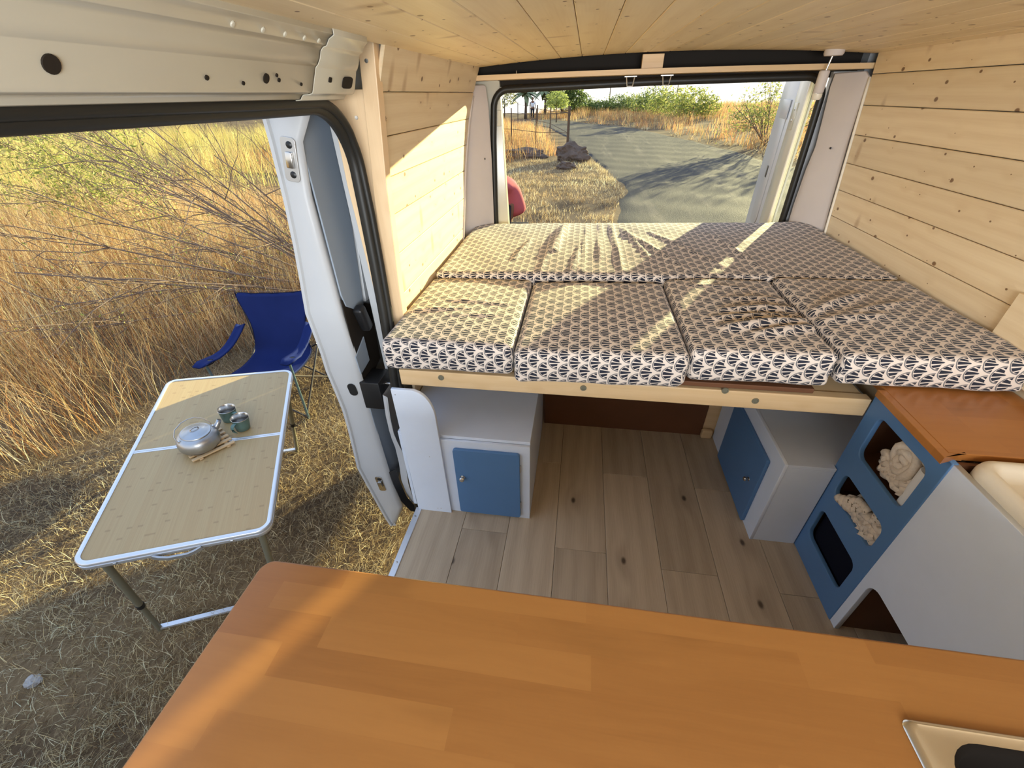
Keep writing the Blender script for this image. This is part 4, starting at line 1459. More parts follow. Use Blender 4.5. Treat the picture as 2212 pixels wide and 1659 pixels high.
rz[:, -1] -= 0.06
V = np.concatenate([Rg, rz[..., None]], -1).reshape(-1, 3)
ni, nj = Rg.shape[:2]
ii, jj = np.meshgrid(np.arange(ni - 1), np.arange(nj - 1), indexing='ij')
F = np.stack([ii * nj + jj, ii * nj + jj + 1, (ii + 1) * nj + jj + 1, (ii + 1) * nj + jj], -1).reshape(-1, 4)
tag(np_mesh('road', V, F, M['road'], smooth=True), kind='structure')


def road_t(x, y):
    """<0 left of the road, 0..1 on it, >1 right of it"""
    xl = np.interp(y, ROAD_L[:, 1], ROAD_L[:, 0])
    xr = np.interp(y, ROAD_R[:, 1], ROAD_R[:, 0])
    return (x - xl) / (xr - xl)


# ------------------------------------------------------------------ folding table with things on it
t_axis_s = Vector((0.884, 0.453, -0.110)).normalized()
t_axis_l = Vector((-0.450, 0.891, 0.057))
t_axis_l = (t_axis_l - t_axis_s * t_axis_l.dot(t_axis_s)).normalized()
t_axis_n = t_axis_s.cross(t_axis_l)
TB = Matrix((t_axis_s, t_axis_l, t_axis_n)).transposed().to_4x4()
TB.translation = Vector((-1.592, 1.204, 0.229))
t_ = thing('folding_table', 'bamboo topped folding camping table with aluminium rim on the dry grass', 'table')
t_.matrix_world = TB
HW, HL = 0.30, 0.55
def tabtop(y0, y1, rads, nm):
    flat_panel(nm, rrect(-HW + 0.016, HW - 0.016, y0, y1, rads, 8), [], 0.018, plane_z(-0.0095), M['bamboo'], t_)
tabtop(0.010, HL - 0.016, (0.034, 0.034, 0.002, 0.002), 'bamboo_leaf')
tabtop(-HL + 0.016, -0.010, (0.002, 0.002, 0.034, 0.034), 'bamboo_leaf')
outer = rrect(-HW, HW, -HL, HL, 0.050, 10)
inner = rrect(-HW + 0.0165, HW - 0.0165, -HL + 0.0165, HL - 0.0165, 0.034, 10)
mb = MB()
def loop(pts, z): return [mb.bm.verts.new((p[0], p[1], z)) for p in pts]
def inset(d): return rrect(-HW + d, HW - d, -HL + d, HL - d, 0.050 - d, 10)
lv = [loop(inner, -0.0005), loop(inset(0.0165), 0.002), loop(inset(0.0135), 0.003), loop(inset(0.003), 0.003), loop(inset(0.0), 0.0), loop(inset(0.0), -0.008), loop(inset(0.002), -0.009), loop(inset(0.002), -0.014), loop(inset(0.0), -0.015), loop(inset(0.0), -0.028), loop(inset(0.003), -0.031), loop(inset(0.0165), -0.031)]
for A, B in zip(lv, lv[1:]):
    for j in range(len(A)): mb.bm.faces.new((A[j], A[(j + 1) % len(A)], B[(j + 1) % len(A)], B[j]))
mb.build('rim', M['alu'], t_, True, 45)
MB().box(-HW + 0.014, HW - 0.014, -0.0095, -0.0008, -0.020, 0.0012, 0.001, 1).build('centre_strip', M['alu'], t_)
MB().box(-HW + 0.014, HW - 0.014, 0.0008, 0.0095, -0.020, 0.0012, 0.001, 1).build('centre_strip', M['alu'], t_)
MB().box(-HW + 0.02, HW - 0.02, -HL + 0.02, HL - 0.02, -0.026, -0.020).build('underside', M['dark_wood'], t_)
# handle on the near end
mb = MB().sweep([(-0.075, -HL - 0.003, -0.020), (-0.055, -HL - 0.010, -0.026), (-0.03, -HL - 0.012, -0.034), (0.03, -HL - 0.012, -0.034), (0.055, -HL - 0.010, -0.026), (0.075, -HL - 0.003, -0.020)], [(-0.004, -0.008), (0.004, -0.008), (0.004, 0.008), (-0.004, 0.008)])
h_ = mb.build('handle', M['plastic_grey'] if 'plastic_grey' in M else M['zinc'], t_, True, 40)
for x in (-0.18, 0.17):
    MB().box(x - 0.006, x + 0.006, -HL - 0.005, -HL, -0.022, -0.012, 0.002, 1).build('catch', M['zinc'], t_)
# legs lean with the uneven ground
TBi = TB.inverted()
leg_tops = [(-0.235, -0.515), (0.255, -0.515), (-0.235, 0.515), (0.255, 0.515)]
feet = []
for i, (lx, ly) in enumerate(leg_tops):
    top_w = TB @ Vector((lx, ly, -0.02))
    fw = Vector((top_w.x - 0.165, top_w.y + 0.045, 0))
    fw.z = gz(fw.x, fw.y) + 0.004
    f_l = TBi @ fw
    tl = Vector((lx, ly, -0.024))
    m_ = tl.lerp(f_l, 0.60)
    leg = MB().cyl(tl, m_, 0.0125, 14).build('leg', M['olive'], t_, True)
    MB().cyl(tl.lerp(f_l, 0.585), tl.lerp(f_l, 0.622), 0.0142, 14).build('leg_collar', M['black'], leg, True)
    MB().cyl(m_, f_l, 0.0100, 14).build('lower_tube', M['olive'], leg, True)
    feet.append(f_l)
for a, b in ((0, 1), (2, 3)):
    d = (feet[b] - feet[a]).normalized()
    up = Vector((0, 0, 0.02))
    MB().sweep([feet[a] + up + d * 0.006, feet[b] + up - d * 0.006], [(-0.010, -0.006), (0.010, -0.006), (0.010, 0.006), (-0.010, 0.006)]).build('foot_rail', M['alu'], t_)


def on_table(px, py, lift=0.0): return TB @ Vector((px, py, lift))
def set_on_table(o, px, py, lift=0.0, rz=0.0):
    o.matrix_world = TB @ Matrix.Translation((px, py, lift)) @ Matrix.Rotation(rz, 4, 'Z')
    return o


M['kettle_metal'] = paint('kettle_aluminium', (0.46, 0.46, 0.46), 0.38, 0.5, metal=1.0, var=0.12, scale=22)
# slatted trivet
tv = thing('trivet', 'square trivet of narrow wooden slats beneath the kettle', 'trivet')
for k in range(6):
    MB().box(-0.085, 0.085, -0.085 + k * 0.031, -0.085 + k * 0.031 + 0.015, 0.006, 0.013, 0.0015).build('slat', M['pine_beam'], tv)
for x in (-0.06, 0.05):
    MB().box(x, x + 0.014, -0.088, 0.088, 0.0, 0.006, 0.001, 1).build('bearer', M['pine_beam'], tv)
# kettle
kt = thing('kettle', 'squat brushed metal camping kettle with wire handle on the trivet', 'kettle')
prof = [(0, 0.0), (0.066, 0.0), (0.074, 0.004), (0.079, 0.014), (0.081, 0.030), (0.080, 0.044), (0.076, 0.056), (0.068, 0.065), (0.060, 0.070), (0.056, 0.073), (0.0, 0.073)]
MB().lathe(prof, (0, 0, 0), 48).build('body', M['kettle_metal'], kt, True, 50)
lid = MB().lathe([(0.057, 0.0725), (0.0585, 0.075), (0.057, 0.078), (0.046, 0.0805), (0.044, 0.0825), (0.030, 0.084), (0.028, 0.086), (0.0, 0.087)], (0, 0, 0), 44).build('lid', M['kettle_metal'], kt, True, 50)
MB().tube([(-0.016, 0, 0.086), (-0.013, 0, 0.096), (0, 0, 0.099), (0.013, 0, 0.096), (0.016, 0, 0.086)], 0.003, 8).build('lid_ring', M['steel'], lid, True)
mb = MB().tube([(0.062, 0, 0.040), (0.080, 0, 0.052), (0.092, 0, 0.066), (0.100, 0, 0.078)], 0.013, 16, scales=[1.35, 1.0, 0.8, 0.75])
sp_ = mb.build('spout', M['kettle_metal'], kt, True, 180)
MB().lathe([(0, 0.0), (0.0085, 0.0)], (0, 0, 0), 14, Matrix.Translation((0.1004, 0, 0.0786)) @ Matrix.Rotation(0.58, 4, 'Y')).build('spout_mouth', M['black'], sp_)
bail = [(-0.066, 0.0, 0.062), (-0.074, 0.006, 0.072), (-0.073, 0.016, 0.088), (-0.058, 0.028, 0.108), (-0.026, 0.036, 0.122), (0.0, 0.038, 0.124), (0.026, 0.036, 0.120), (0.050, 0.028, 0.104), (0.064, 0.016, 0.086), (0.068, 0.006, 0.072), (0.066, 0.0, 0.062)]
MB().tube(bail, 0.0021, 8).build('wire_handle', M['steel'], kt, True)
for s_ in (-1, 1):
    MB().box(s_ * 0.068 - 0.004, s_ * 0.068 + 0.004, -0.008, 0.008, 0.056, 0.070, 0.003, 2).build('handle_lug', M['steel'], kt, True)
# mugs
def mug():
    m_ = thing('mug', '', 'mug', group='green metal mugs on the camping table')
    MB().lathe([(0, 0.0), (0.026, 0.0), (0.030, 0.003), (0.0335, 0.030), (0.0365, 0.066), (0.0385, 0.068)], (0, 0, 0), 36).build('cup_wall', M['mug_green'], m_, True, 60)
    MB().lathe([(0.0385, 0.068), (0.0375, 0.0692), (0.0355, 0.067), (0.0325, 0.030), (0.0290, 0.006), (0.0, 0.0045)], (0, 0, 0), 36).build('steel_lining', M['steel'], m_, True, 60)
    mb = MB().sweep([(0.036, 0, 0.060), (0.052, 0, 0.062), (0.062, 0, 0.056), (0.063, 0, 0.044), (0.058, 0, 0.026), (0.050, 0, 0.014)], [(-0.0075, -0.0011), (0.0075, -0.0011), (0.0075, 0.0011), (-0.0075, 0.0011)], up=(0.3, 0, 1))
    MB().sweep([(0.036, 0, 0.060), (0.0361, 0, 0.050)], [(-0.0075, -0.0011), (0.0075, -0.0011), (0.0075, 0.0011), (-0.0075, 0.0011)]).build('handle_plate', M['mug_green'], m_)
    mb.build('handle', M['mug_green'], m_, True, 60)
    return m_
M['mug_green'] = paint('grey_green_enamel', srgb(92, 118, 112), 0.4, 0.4, bump=0.03)
mg = mug()
mg2 = copy_tree(mg)
mg['label'] = 'green metal mug nearer the centre strip, handle pointing to the near end'
mg2['label'] = 'green metal mug standing further back on the table, partly behind the other mug'


# ------------------------------------------------------------------ blue folding camping chair
ch = thing('camping_chair', 'dark blue fabric folding camping chair at the far end of the table', 'chair')
CH = Matrix.Translation((-2.165, 2.35, -0.43)) @ Matrix.Rotation(math.radians(10), 4, 'Z') @ Matrix.Diagonal((0.90, 0.94, 0.93, 1.0))
ch.matrix_world = CH
M['navy'] = paint('navy_canvas', srgb(26, 40, 92), 0.8, 0.15, var=0.22, scale=6, bump=0.25, bscale=30)
M['navy_trim'] = paint('navy_binding', srgb(18, 22, 46), 0.8, 0.1)
M['chair_steel'] = paint('dark_chair_tube', (0.035, 0.028, 0.028), 0.4, 0.5)
M['chair_grey'] = paint('grey_blue_chair_tube', srgb(98, 122, 132), 0.35, 0.5, metal=0.3)
SB, SF = 0.24, -0.24          # back and front edges of the seat
rows = []
for i in range(15):
    v = i / 14
    r_ = []
    for j in range(15):
        u = j / 14 * 2 - 1
        # sagging seat then rising back with flared top corners
        if v < 0.42:
            s_ = v / 0.42
            y = SF + (SB - SF) * s_ * 0.92
            z = 0.40 - 0.075 * math.sin(PI * min(1, s_ * 0.72 + 0.1)) * (1 - 0.5 * u * u) - 0.03 * s_
            hw = 0.255 - 0.010 * s_
        else:
            s_ = (v - 0.42) / 0.58
            y = SB * 0.92 - 0.02 + 0.13 * s_ + 0.02 * (1 - u * u) * math.sin(PI * s_)
            z = 0.355 + 0.475 * s_ - 0.018 * (1 - u * u) * s_
            hw = 0.245 - 0.035 * math.sin(PI * min(1, s_ * 1.25)) + 0.055 * s_ ** 2
        z += 0.006 * noise.noise(Vector((u * 3, v * 7, 0.3)))
        y += 0.008 * noise.noise(Vector((u * 3.3, v * 6, 4.3)))
        r_.append((u * hw, y, z))
    rows.append(r_)
sl = MB().quadgrid(rows).build('seat_sling', M['navy'], ch, True, 180)
mod(sl, 'SUBSURF', levels=1, render_levels=1)
mod(sl, 'SOLIDIFY', thickness=0.006)
edge = [r_[0] for r_ in rows] + rows[-1][1:-1] + [r_[-1] for r_ in rows[::-1]]
MB().tube(edge, 0.006, 6).build('edge_binding', M['navy_trim'], sl, True, 180)
pocket = MB().quadgrid([[(u * 0.20, 0.300 + 0.02 * (1 - u * u) - 0.012, 0.755 + k * 0.03) for u in np.linspace(-1, 1, 8)] for k in range(2)]).build('head_band', M['navy_trim'], sl, True)
bpy.data.objects.remove(pocket, do_unlink=True)
def armrest(s):
    rows = []
    for i in range(9):
        v = i / 8
        y = 0.22 - 0.56 * v
        z = 0.60 - 0.10 * math.sin(PI * min(1, v * 1.1)) * 0.6 - 0.05 * v
        w = 0.035 + 0.020 * smooth01(np.array((v - 0.55) / 0.2))
        if v > 0.95: w *= 0.72
        rows.append([(s * (0.285 + 0.03 * v) + k * float(w), y, z + 0.012 * abs(k)) for k in (-1, -0.5, 0, 0.5, 1)])
    a = MB().quadgrid(rows).build('armrest', M['navy'], ch, True, 180)
    mod(a, 'SOLIDIFY', thickness=0.010)
    MB().lathe([(0.040, 0.004), (0.044, 0.007), (0.048, 0.004), (0.044, 0.0), (0.040, 0.004)], (s * 0.305, -0.255, 0.535), 20).build('cup_ring', M['navy_trim'], a, True)
    MB().lathe([(0, 0.005), (0.040, 0.006)], (s * 0.305, -0.255, 0.535), 20).build('cup_net', M['black'], a)
for s in (-1, 1): armrest(s)
def rod(name, p, q, mat, r=0.009):
    pl = CH.inverted()
    return MB().cyl(p, q, r, 10).build(name, mat, ch, True)
def gl(x, y):
    """local ground height under a local chair point"""
    w = CH @ Vector((x, y, 0))
    return (gz(w.x, w.y) - CH.translation.z) / 0.93 + 0.006
for s in (-1, 1):
    rod('rear_post', (s * 0.26, 0.27, gl(s * 0.26, 0.27)), (s * 0.285, 0.335, 0.82), M['chair_steel'])
    rod('front_post', (s * 0.29, -0.27, gl(s * 0.29, -0.27)), (s * 0.305, -0.28, 0.53), M['chair_grey'])
    rod('side_brace', (s * 0.26, 0.27, gl(s * 0.26, 0.27) + 0.03), (s * 0.275, -0.25, 0.40), M['chair_steel'], 0.008)
    rod('side_brace', (s * 0.28, -0.27, gl(s * 0.28, -0.27) + 0.03), (s * 0.27, 0.27, 0.38), M['chair_steel'], 0.008)
    rod('cross_brace', (s * 0.28, -0.275, gl(s * 0.28, -0.275) + 0.03), (-s * 0.26, -0.245, 0.40), M['chair_steel'], 0.008)
    rod('cross_brace', (s * 0.26, 0.275, gl(s * 0.26, 0.275) + 0.03), (-s * 0.26, 0.275, 0.38), M['chair_steel'], 0.008)
    for y in (-0.27, 0.27):
        MB().lathe([(0, -0.004), (0.016, -0.004), (0.016, 0.012), (0.010, 0.022), (0, 0.022)], (s * 0.275, y, gl(s * 0.275, y)), 12).build('foot', M['black'], ch, True)

# placing of the small things: table frame coordinates
TBL = TB.inverted()
set_on_table(tv, -0.012, -0.008, 0.0018, math.radians(33))
set_on_table(kt, -0.028, -0.022, 0.0150, math.radians(38))
set_on_table(mg, 0.120, 0.072, 0.0008, math.radians(-112))
set_on_table(mg2, 0.054, 0.150, 0.0008, math.radians(-40))


# ------------------------------------------------------------------ grasses
def blades(n, xy, h, w, bend, az, pal, rng, flat=0.0, segs=3, droop=0.35):
    """vectorised grass blades -> verts, faces, colours"""
    x, y = xy
    n = len(x)
    z = ground_z(x, y) - 0.01
    lean = rng.normal(bend[0], bend[1], n)
    a = az if isinstance(az, np.ndarray) else rng.uniform(0, 2 * PI, n)
    dx, dy = np.cos(a), np.sin(a)
    px_, py_ = -dy, dx                         # blade width direction
    tw = rng.uniform(0, PI, n)
    wx, wy = np.cos(tw), np.sin(tw)
    cols = np.array([p[0] for p in pal])
    wts = np.array([p[1] for p in pal], dtype=float)
    ci = rng.choice(len(pal), n, p=wts / wts.sum())
    patch = 0.5 + 0.5 * np.sin(x * 1.3 + 2.1 * np.sin(y * 0.7)) * np.sin(y * 1.1 + 1.7 * np.sin(x * 0.6))
    patch2 = 0.5 + 0.5 * np.sin(x * 3.7 + y * 2.3) * np.sin(y * 4.1 - x * 1.9)
    col = cols[ci] * (rng.uniform(0.62, 1.28, n) * (0.72 + 0.36 * patch + 0.16 * patch2))[:, None] * np.stack([np.ones(n), 0.90 + 0.14 * patch, 0.84 + 0.24 * patch], 1)
    V = np.zeros((n, (segs + 1) * 2, 3))
    C = np.zeros((n, (segs + 1) * 2, 3))
    for s in range(segs + 1):
        t = s / segs
        th = lean * (0.35 + droop * t * 2)      # tilt grows to the tip
        r = h * t
        off = np.sin(np.clip(th, -1.5, 1.5)) * r
        up = np.cos(np.clip(th, -1.5, 1.5)) * r * (1 - flat)
        cx, cy, cz = x + dx * off, y + dy * off, z + up
        hw = w * (1 - t * 0.92) * 0.5
        V[:, s * 2, 0], V[:, s * 2, 1], V[:, s * 2, 2] = cx - wx * hw, cy - wy * hw, cz
        V[:, s * 2 + 1, 0], V[:, s * 2 + 1, 1], V[:, s * 2 + 1, 2] = cx + wx * hw, cy + wy * hw, cz
        C[:, s * 2] = C[:, s * 2 + 1] = col
    base = (np.arange(n) * (segs + 1) * 2)[:, None]
    F = np.concatenate([np.stack([base + s * 2, base + s * 2 + 1, base + s * 2 + 3, base + s * 2 + 2], -1).reshape(n, 1, 4) for s in range(segs)], 1)
    return V.reshape(-1, 3), F.reshape(-1, 4), np.clip(C.reshape(-1, 3), 0, 1)


def mat_grass(name='dry_grass_blades', trans=0.35):
    t = Tree(name, 0.7, 0.15)
    at = t.n('ShaderNodeAttribute')
    at.attribute_name = 'col'
    t.col(at.outputs['Color'])
    tr = t.n('ShaderNodeBsdfTranslucent')
    t.l(at.outputs['Color'], tr.inputs[0])
    mx = t.n('ShaderNodeMixShader')
    mx.inputs[0].default_value = trans
    t.l(t.b.outputs[0], mx.inputs[1])
    t.l(tr.outputs[0], mx.inputs[2])
    t.l(mx.outputs[0], t.out.inputs[0])
    return t.mat


M['grass'] = mat_grass()
GOLD = [((0.62, 0.42, 0.20), 3), ((0.78, 0.61, 0.34), 3), ((0.48, 0.26, 0.115), 3), ((0.30, 0.145, 0.07), 3), ((0.62, 0.52, 0.24), 1), ((0.92, 0.80, 0.54), 2.2)]
STRAW = [((0.62, 0.50, 0.28), 3), ((0.46, 0.34, 0.18), 3), ((0.22, 0.145, 0.075), 3), ((0.86, 0.76, 0.50), 3.0)]
FIELD = [((0.60, 0.36, 0.15), 3), ((0.66, 0.46, 0.20), 3), ((0.55, 0.28, 0.14), 3), ((0.50, 0.42, 0.16), 1), ((0.74, 0.60, 0.32), 1.5)]
YELLOW = [((0.62, 0.56, 0.20), 3), ((0.72, 0.60, 0.26), 3), ((0.50, 0.48, 0.15), 2), ((0.66, 0.44, 0.18), 1)]
RNG = np.random.default_rng(11)


def tall_edge(y):
    return np.interp(y, [-4, 0.3, 1.2, 1.9, 2.7, 3.15, 3.6, 5, 8, 12], [-4.0, -3.45, -3.15, -2.95, -2.85, -2.3, -1.75, -1.6, -2.3, -3.0])


def field_grass(name, n, box, hr, wr, bend, pal, label, cat, keep=None, clump=0.0, segs=3, flat=0.0, az=None, powr=1.0):
    x = RNG.uniform(box[0], box[1], n) if powr == 1.0 else box[1] - (box[1] - box[0]) * RNG.uniform(0, 1, n) ** powr
    y = RNG.uniform(box[2], box[3], n)
    if clump > 0:
        # gather the blades into tufts
        k = max(1, n // 26)
        cx = RNG.uniform(0, n, n).astype(int) % k
        tx = x[:k].copy()
        ty = y[:k].copy()
        x = tx[cx] + RNG.normal(0, clump, n)
        y = ty[cx] + RNG.normal(0, clump, n)
    if keep is not None:
        m = keep(x, y)
        x, y = x[m], y[m]
    n = len(x)
    h = RNG.uniform(hr[0], hr[1], n) * (0.75 + 0.5 * (np.sin(x * 0.9 + y * 0.4) * 0.5 + 0.5))
    w = RNG.uniform(wr[0], wr[1], n)
    A = None
    if az is not None:
        A = RNG.normal(az[0], az[1], n)
    v, f, c = blades(n, (x, y), h, w, bend, A, pal, RNG, flat, segs)
    o = np_mesh(name, v, f, M['grass'], c)
    return tag(o, label, cat, None, 'stuff')


# tall dry grass beyond the side door
field_grass('tall_grass', 85000, (-9.0, -1.5, -2.5, 9.0), (0.35, 0.85), (0.0026, 0.0055), (0.30, 0.35), GOLD, 'tall golden dry grass growing beyond the table and chair', 'grass',
            keep=lambda x, y: x < tall_edge(y) - 0.05, clump=0.10, segs=4, az=(-0.7, 1.3))
field_grass('tall_grass', 30000, (-30.0, -8.0, -6.0, 30.0), (0.6, 1.15), (0.008, 0.018), (0.25, 0.3), YELLOW, 'yellow green grass field further up the slope behind the bare shrub', 'grass', clump=0.25, powr=0.6)
# flattened straw on the ground by the door
field_grass('straw_litter', 150000, (-4.0, -0.80, -1.2, 4.4), (0.04, 0.14), (0.0018, 0.0038), (0.9, 0.35), STRAW, 'flattened straw and short dry grass on the ground around the table', 'straw', clump=0.06,
            keep=lambda x, y: (x < -0.86) & (x > tall_edge(y) - 0.4), segs=2, flat=0.10)
# verge behind the van
field_grass('verge_grass', 80000, (-7.0, 2.5, 3.2, 17.5), (0.05, 0.16), (0.005, 0.011), (0.7, 0.4), STRAW, 'short dry grass on the verge behind the van', 'grass', clump=0.12,
            keep=lambda x, y: (road_t(x, y) < 0.012) & (x > -1.2 - 0.38 * y), segs=2)
# taller grass by the wire fence
field_grass('fence_grass', 26000, (-14.0, 0.5, 13.5, 46.0), (0.35, 0.75), (0.010, 0.022), (0.25, 0.3), FIELD, 'dry orange grass around the wire fence behind the van', 'grass', clump=0.22,
            keep=lambda x, y: (road_t(x, y) < -0.18) & (x < -0.9 - np.clip(19 - y, 0, 9) * 0.75))
# field right of the road
field_grass('field_grass', 70000, (-6.0, 48.0, 12.0, 75.0), (0.35, 0.80), (0.014, 0.034), (0.25, 0.3), FIELD, 'orange dry grass field rising on the right of the road', 'grass', clump=0.30,
            keep=lambda x, y: (road_t(x, y) > 1.12 + 0.06 * np.sin(y * 0.9)) | (y > 58))
field_grass('roadside_grass', 9000, (-4.0, 12.0, 9.0, 50.0), (0.10, 0.30), (0.012, 0.028), (0.5, 0.3), STRAW, 'pale short grass fringe along the right edge of the road', 'grass', clump=0.15,
            keep=lambda x, y: (road_t(x, y) > 1.0) & (road_t(x, y) < 1.16))


# ------------------------------------------------------------------ shrubs and trees
M['leaf'] = mat_grass('leaf_clusters', 0.4)
M['twig'] = paint('pale_grey_twigs', (0.21, 0.155, 0.125), 0.85, 0.1, var=0.3, scale=14)
M['bark'] = paint('dark_bark', (0.12, 0.085, 0.06), 0.9, 0.1, var=0.3, scale=10)


def leaf_cloud(name, centers, size, pal, parent, rng, flat=1.0):
    c = np.asarray(centers)
    n = len(c)
    a = rng.normal(0, 1, (n, 3))
    a /= np.linalg.norm(a, axis=1)[:, None]
    b = np.cross(a, rng.normal(0, 1, (n, 3)))
    b /= np.linalg.norm(b, axis=1)[:, None]
    s = rng.uniform(size[0], size[1], (n, 1))
    V = np.stack([c - a * s, c - b * s * 0.35, c + a * s, c + b * s * 0.35], 1).reshape(-1, 3)
    F = np.arange(n * 4).reshape(-1, 4)
    cols = np.array([p[0] for p in pal])
    w = np.array([p[1] for p in pal], float)
    C = cols[rng.choice(len(pal), n, p=w / w.sum())] * rng.uniform(0.7, 1.25, (n, 1))
    return np_mesh(name, V, F, M['leaf'], np.repeat(np.clip(C, 0, 1), 4, 0), parent)


def branch_pts(p, d, L, n, rng, droop=0.0, wob=0.12):
    P = [Vector(p)]
    d = Vector(d).normalized()
    for k in range(n):
        d = (d + Vector((rng.normal(0, wob), rng.normal(0, wob), rng.normal(0, wob) - droop))).normalized()
        P.append(P[-1] + d * (L / n))
    return P


def shrub(label, base, stems, leaf_pal, leaf_n, leaf_size, seed, group=None, r0=0.008, sub=6, subl=0.6, twig_n=4):
    rng = np.random.default_rng(seed)
    t = thing('shrub', label, 'shrub', base, group=group)
    leaves = []
    for d, L in stems:
        mb = MB()
        P = branch_pts((rng.normal(0, 0.06), rng.normal(0, 0.06), -0.03), d, L, 8, rng, 0.01, 0.06)
        mb.tube(P, r0, 5, scales=[1.25 - 0.85 * k / 8 for k in range(9)])
        for j in range(sub):
            f = rng.uniform(0.25, 0.98)
            i = int(f * 8)
            q0 = P[i].lerp(P[min(8, i + 1)], f * 8 - i)
            dd = Vector(d).normalized() + Vector(rng.normal(0, 0.45, 3))
            Q = branch_pts(q0, dd, subl * rng.uniform(0.5, 1.2), 5, rng, 0.0, 0.14)
            mb.tube(Q, r0 * 0.42, 4, scales=[1, .9, .8, .65, .5, .3])
            for m_ in range(twig_n):
                q1 = Q[rng.integers(1, 6)]
                T_ = branch_pts(q1, dd + Vector(rng.normal(0, 0.7, 3)), subl * 0.4 * rng.uniform(0.5, 1.2), 3, rng, 0.0, 0.2)
                mb.tube(T_, r0 * 0.2, 3, scales=[1, .8, .6, .4])
                leaves += [x_ for x_ in T_[1:]] + [T_[-1].lerp(T_[-2], 0.5)]
        mb.build('branch', M['twig'], t, True, 180)
    if leaf_n and leaves:
        idx = rng.integers(0, len(leaves), leaf_n)
        C = np.array([tuple(leaves[i]) for i in idx]) + rng.normal(0, 0.045 + leaf_size[1], (leaf_n, 3)) * 0.9
        fo = leaf_cloud('foliage', C, leaf_size, leaf_pal, t, rng)
        fo['kind'] = 'stuff'
    return t


GREENS = [((0.30, 0.34, 0.09), 3), ((0.42, 0.42, 0.13), 2), ((0.20, 0.25, 0.07), 2), ((0.55, 0.50, 0.20), 1)]
DARKG = [((0.10, 0.15, 0.05), 3), ((0.16, 0.21, 0.07), 3), ((0.24, 0.28, 0.09), 1)]
rs_ = np.random.default_rng(3)
stems = []
for k in range(21):
    a = math.radians(rs_.uniform(180, 238))
    el = math.radians(rs_.uniform(8, 52))
    stems.append(((math.cos(a) * math.cos(el), math.sin(a) * math.cos(el), math.sin(el)), rs_.uniform(1.9, 3.0)))
for k in range(9):
    a = math.radians(rs_.uniform(0, 360))
    el = math.radians(rs_.uniform(45, 80))
    stems.append(((math.cos(a) * math.cos(el), math.sin(a) * math.cos(el), math.sin(el)), rs_.uniform(1.2, 1.8)))
shrub('nearly bare shrub of long pale leaning branches behind the blue chair', (-2.55, 4.45, gz(-2.55, 4.45)), stems, GREENS + [((0.60, 0.54, 0.20), 4)], 3000, (0.007, 0.017), 21, r0=0.0105, sub=9, subl=0.85, twig_n=4)
stems = []
for k in range(12):
    a = math.radians(rs_.uniform(150, 300))
    el = math.radians(rs_.uniform(25, 70))
    stems.append(((math.cos(a) * math.cos(el), math.sin(a) * math.cos(el), math.sin(el)), rs_.uniform(1.6, 2.6)))
shrub('yellow green feathery shrub standing further left up the slope', (-6.0, 6.0, gz(-6.0, 6.0)), stems, GREENS + [((0.60, 0.55, 0.20), 4)], 9000, (0.014, 0.034), 22, r0=0.009, sub=8, subl=0.8, twig_n=4)
# airy bush right of the road
stems = []
for k in range(12):
    a = math.radians(rs_.uniform(0, 360))
    el = math.radians(rs_.uniform(42, 82))
    stems.append(((math.cos(a) * math.cos(el), math.sin(a) * math.cos(el), math.sin(el)), rs_.uniform(1.6, 2.5)))
shrub('airy green bush of upright stems standing right of the road near the open rear door', (7.4, 21.5, gz(7.4, 21.5)), stems, GREENS, 2600, (0.03, 0.075), 23, r0=0.020, sub=6, subl=0.9)


def tree(label, base, h, crowns, pal, n, size, seed, trunk_r=0.12, cat='tree', group=None, name='tree'):
    rng = np.random.default_rng(seed)
    t = thing(name, label, cat, base, group=group)
    mb = MB()
    top = Vector(crowns[0][0])
    P = [Vector((0, 0, -0.1)).lerp(top, k / 6) + Vector((rng.normal(0, 0.04), rng.normal(0, 0.04), 0)) * (k % 6 > 0) * h * 0.3 for k in range(7)]
    mb.tube(P, trunk_r, 7, scales=[1.2 - 0.8 * k / 6 for k in range(7)])
    for c, r in crowns:
        q0 = P[rng.integers(2, 6)]
        mb.tube([q0, q0.lerp(Vector(c), 0.5) + Vector((0, 0, 0.1)), Vector(c)], trunk_r * 0.4, 5, scales=[1, .7, .4])
    mb.build('trunk', M['bark'], t, True, 180)
    C = []
    vol = [r[0] * r[1] * r[2] for c, r in crowns]
    for (c, r), v in zip(crowns, vol):
        m_ = int(n * v / sum(vol))
        d = rng.normal(0, 1, (m_, 3))
        d /= np.linalg.norm(d, axis=1)[:, None]
        rad = rng.uniform(0.25, 1.0, (m_, 1)) ** 0.5
        lump = 1 + 0.22 * np.sin(d[:, :1] * 7 + seed) * np.sin(d[:, 1:2] * 6) + 0.15 * np.sin(d[:, 2:3] * 9)
        C.append(np.array(c) + d * np.array(r) * rad * lump)
    fo = leaf_cloud('foliage', np.concatenate(C), size, pal, t, rng)
    fo['kind'] = 'stuff'
    return t


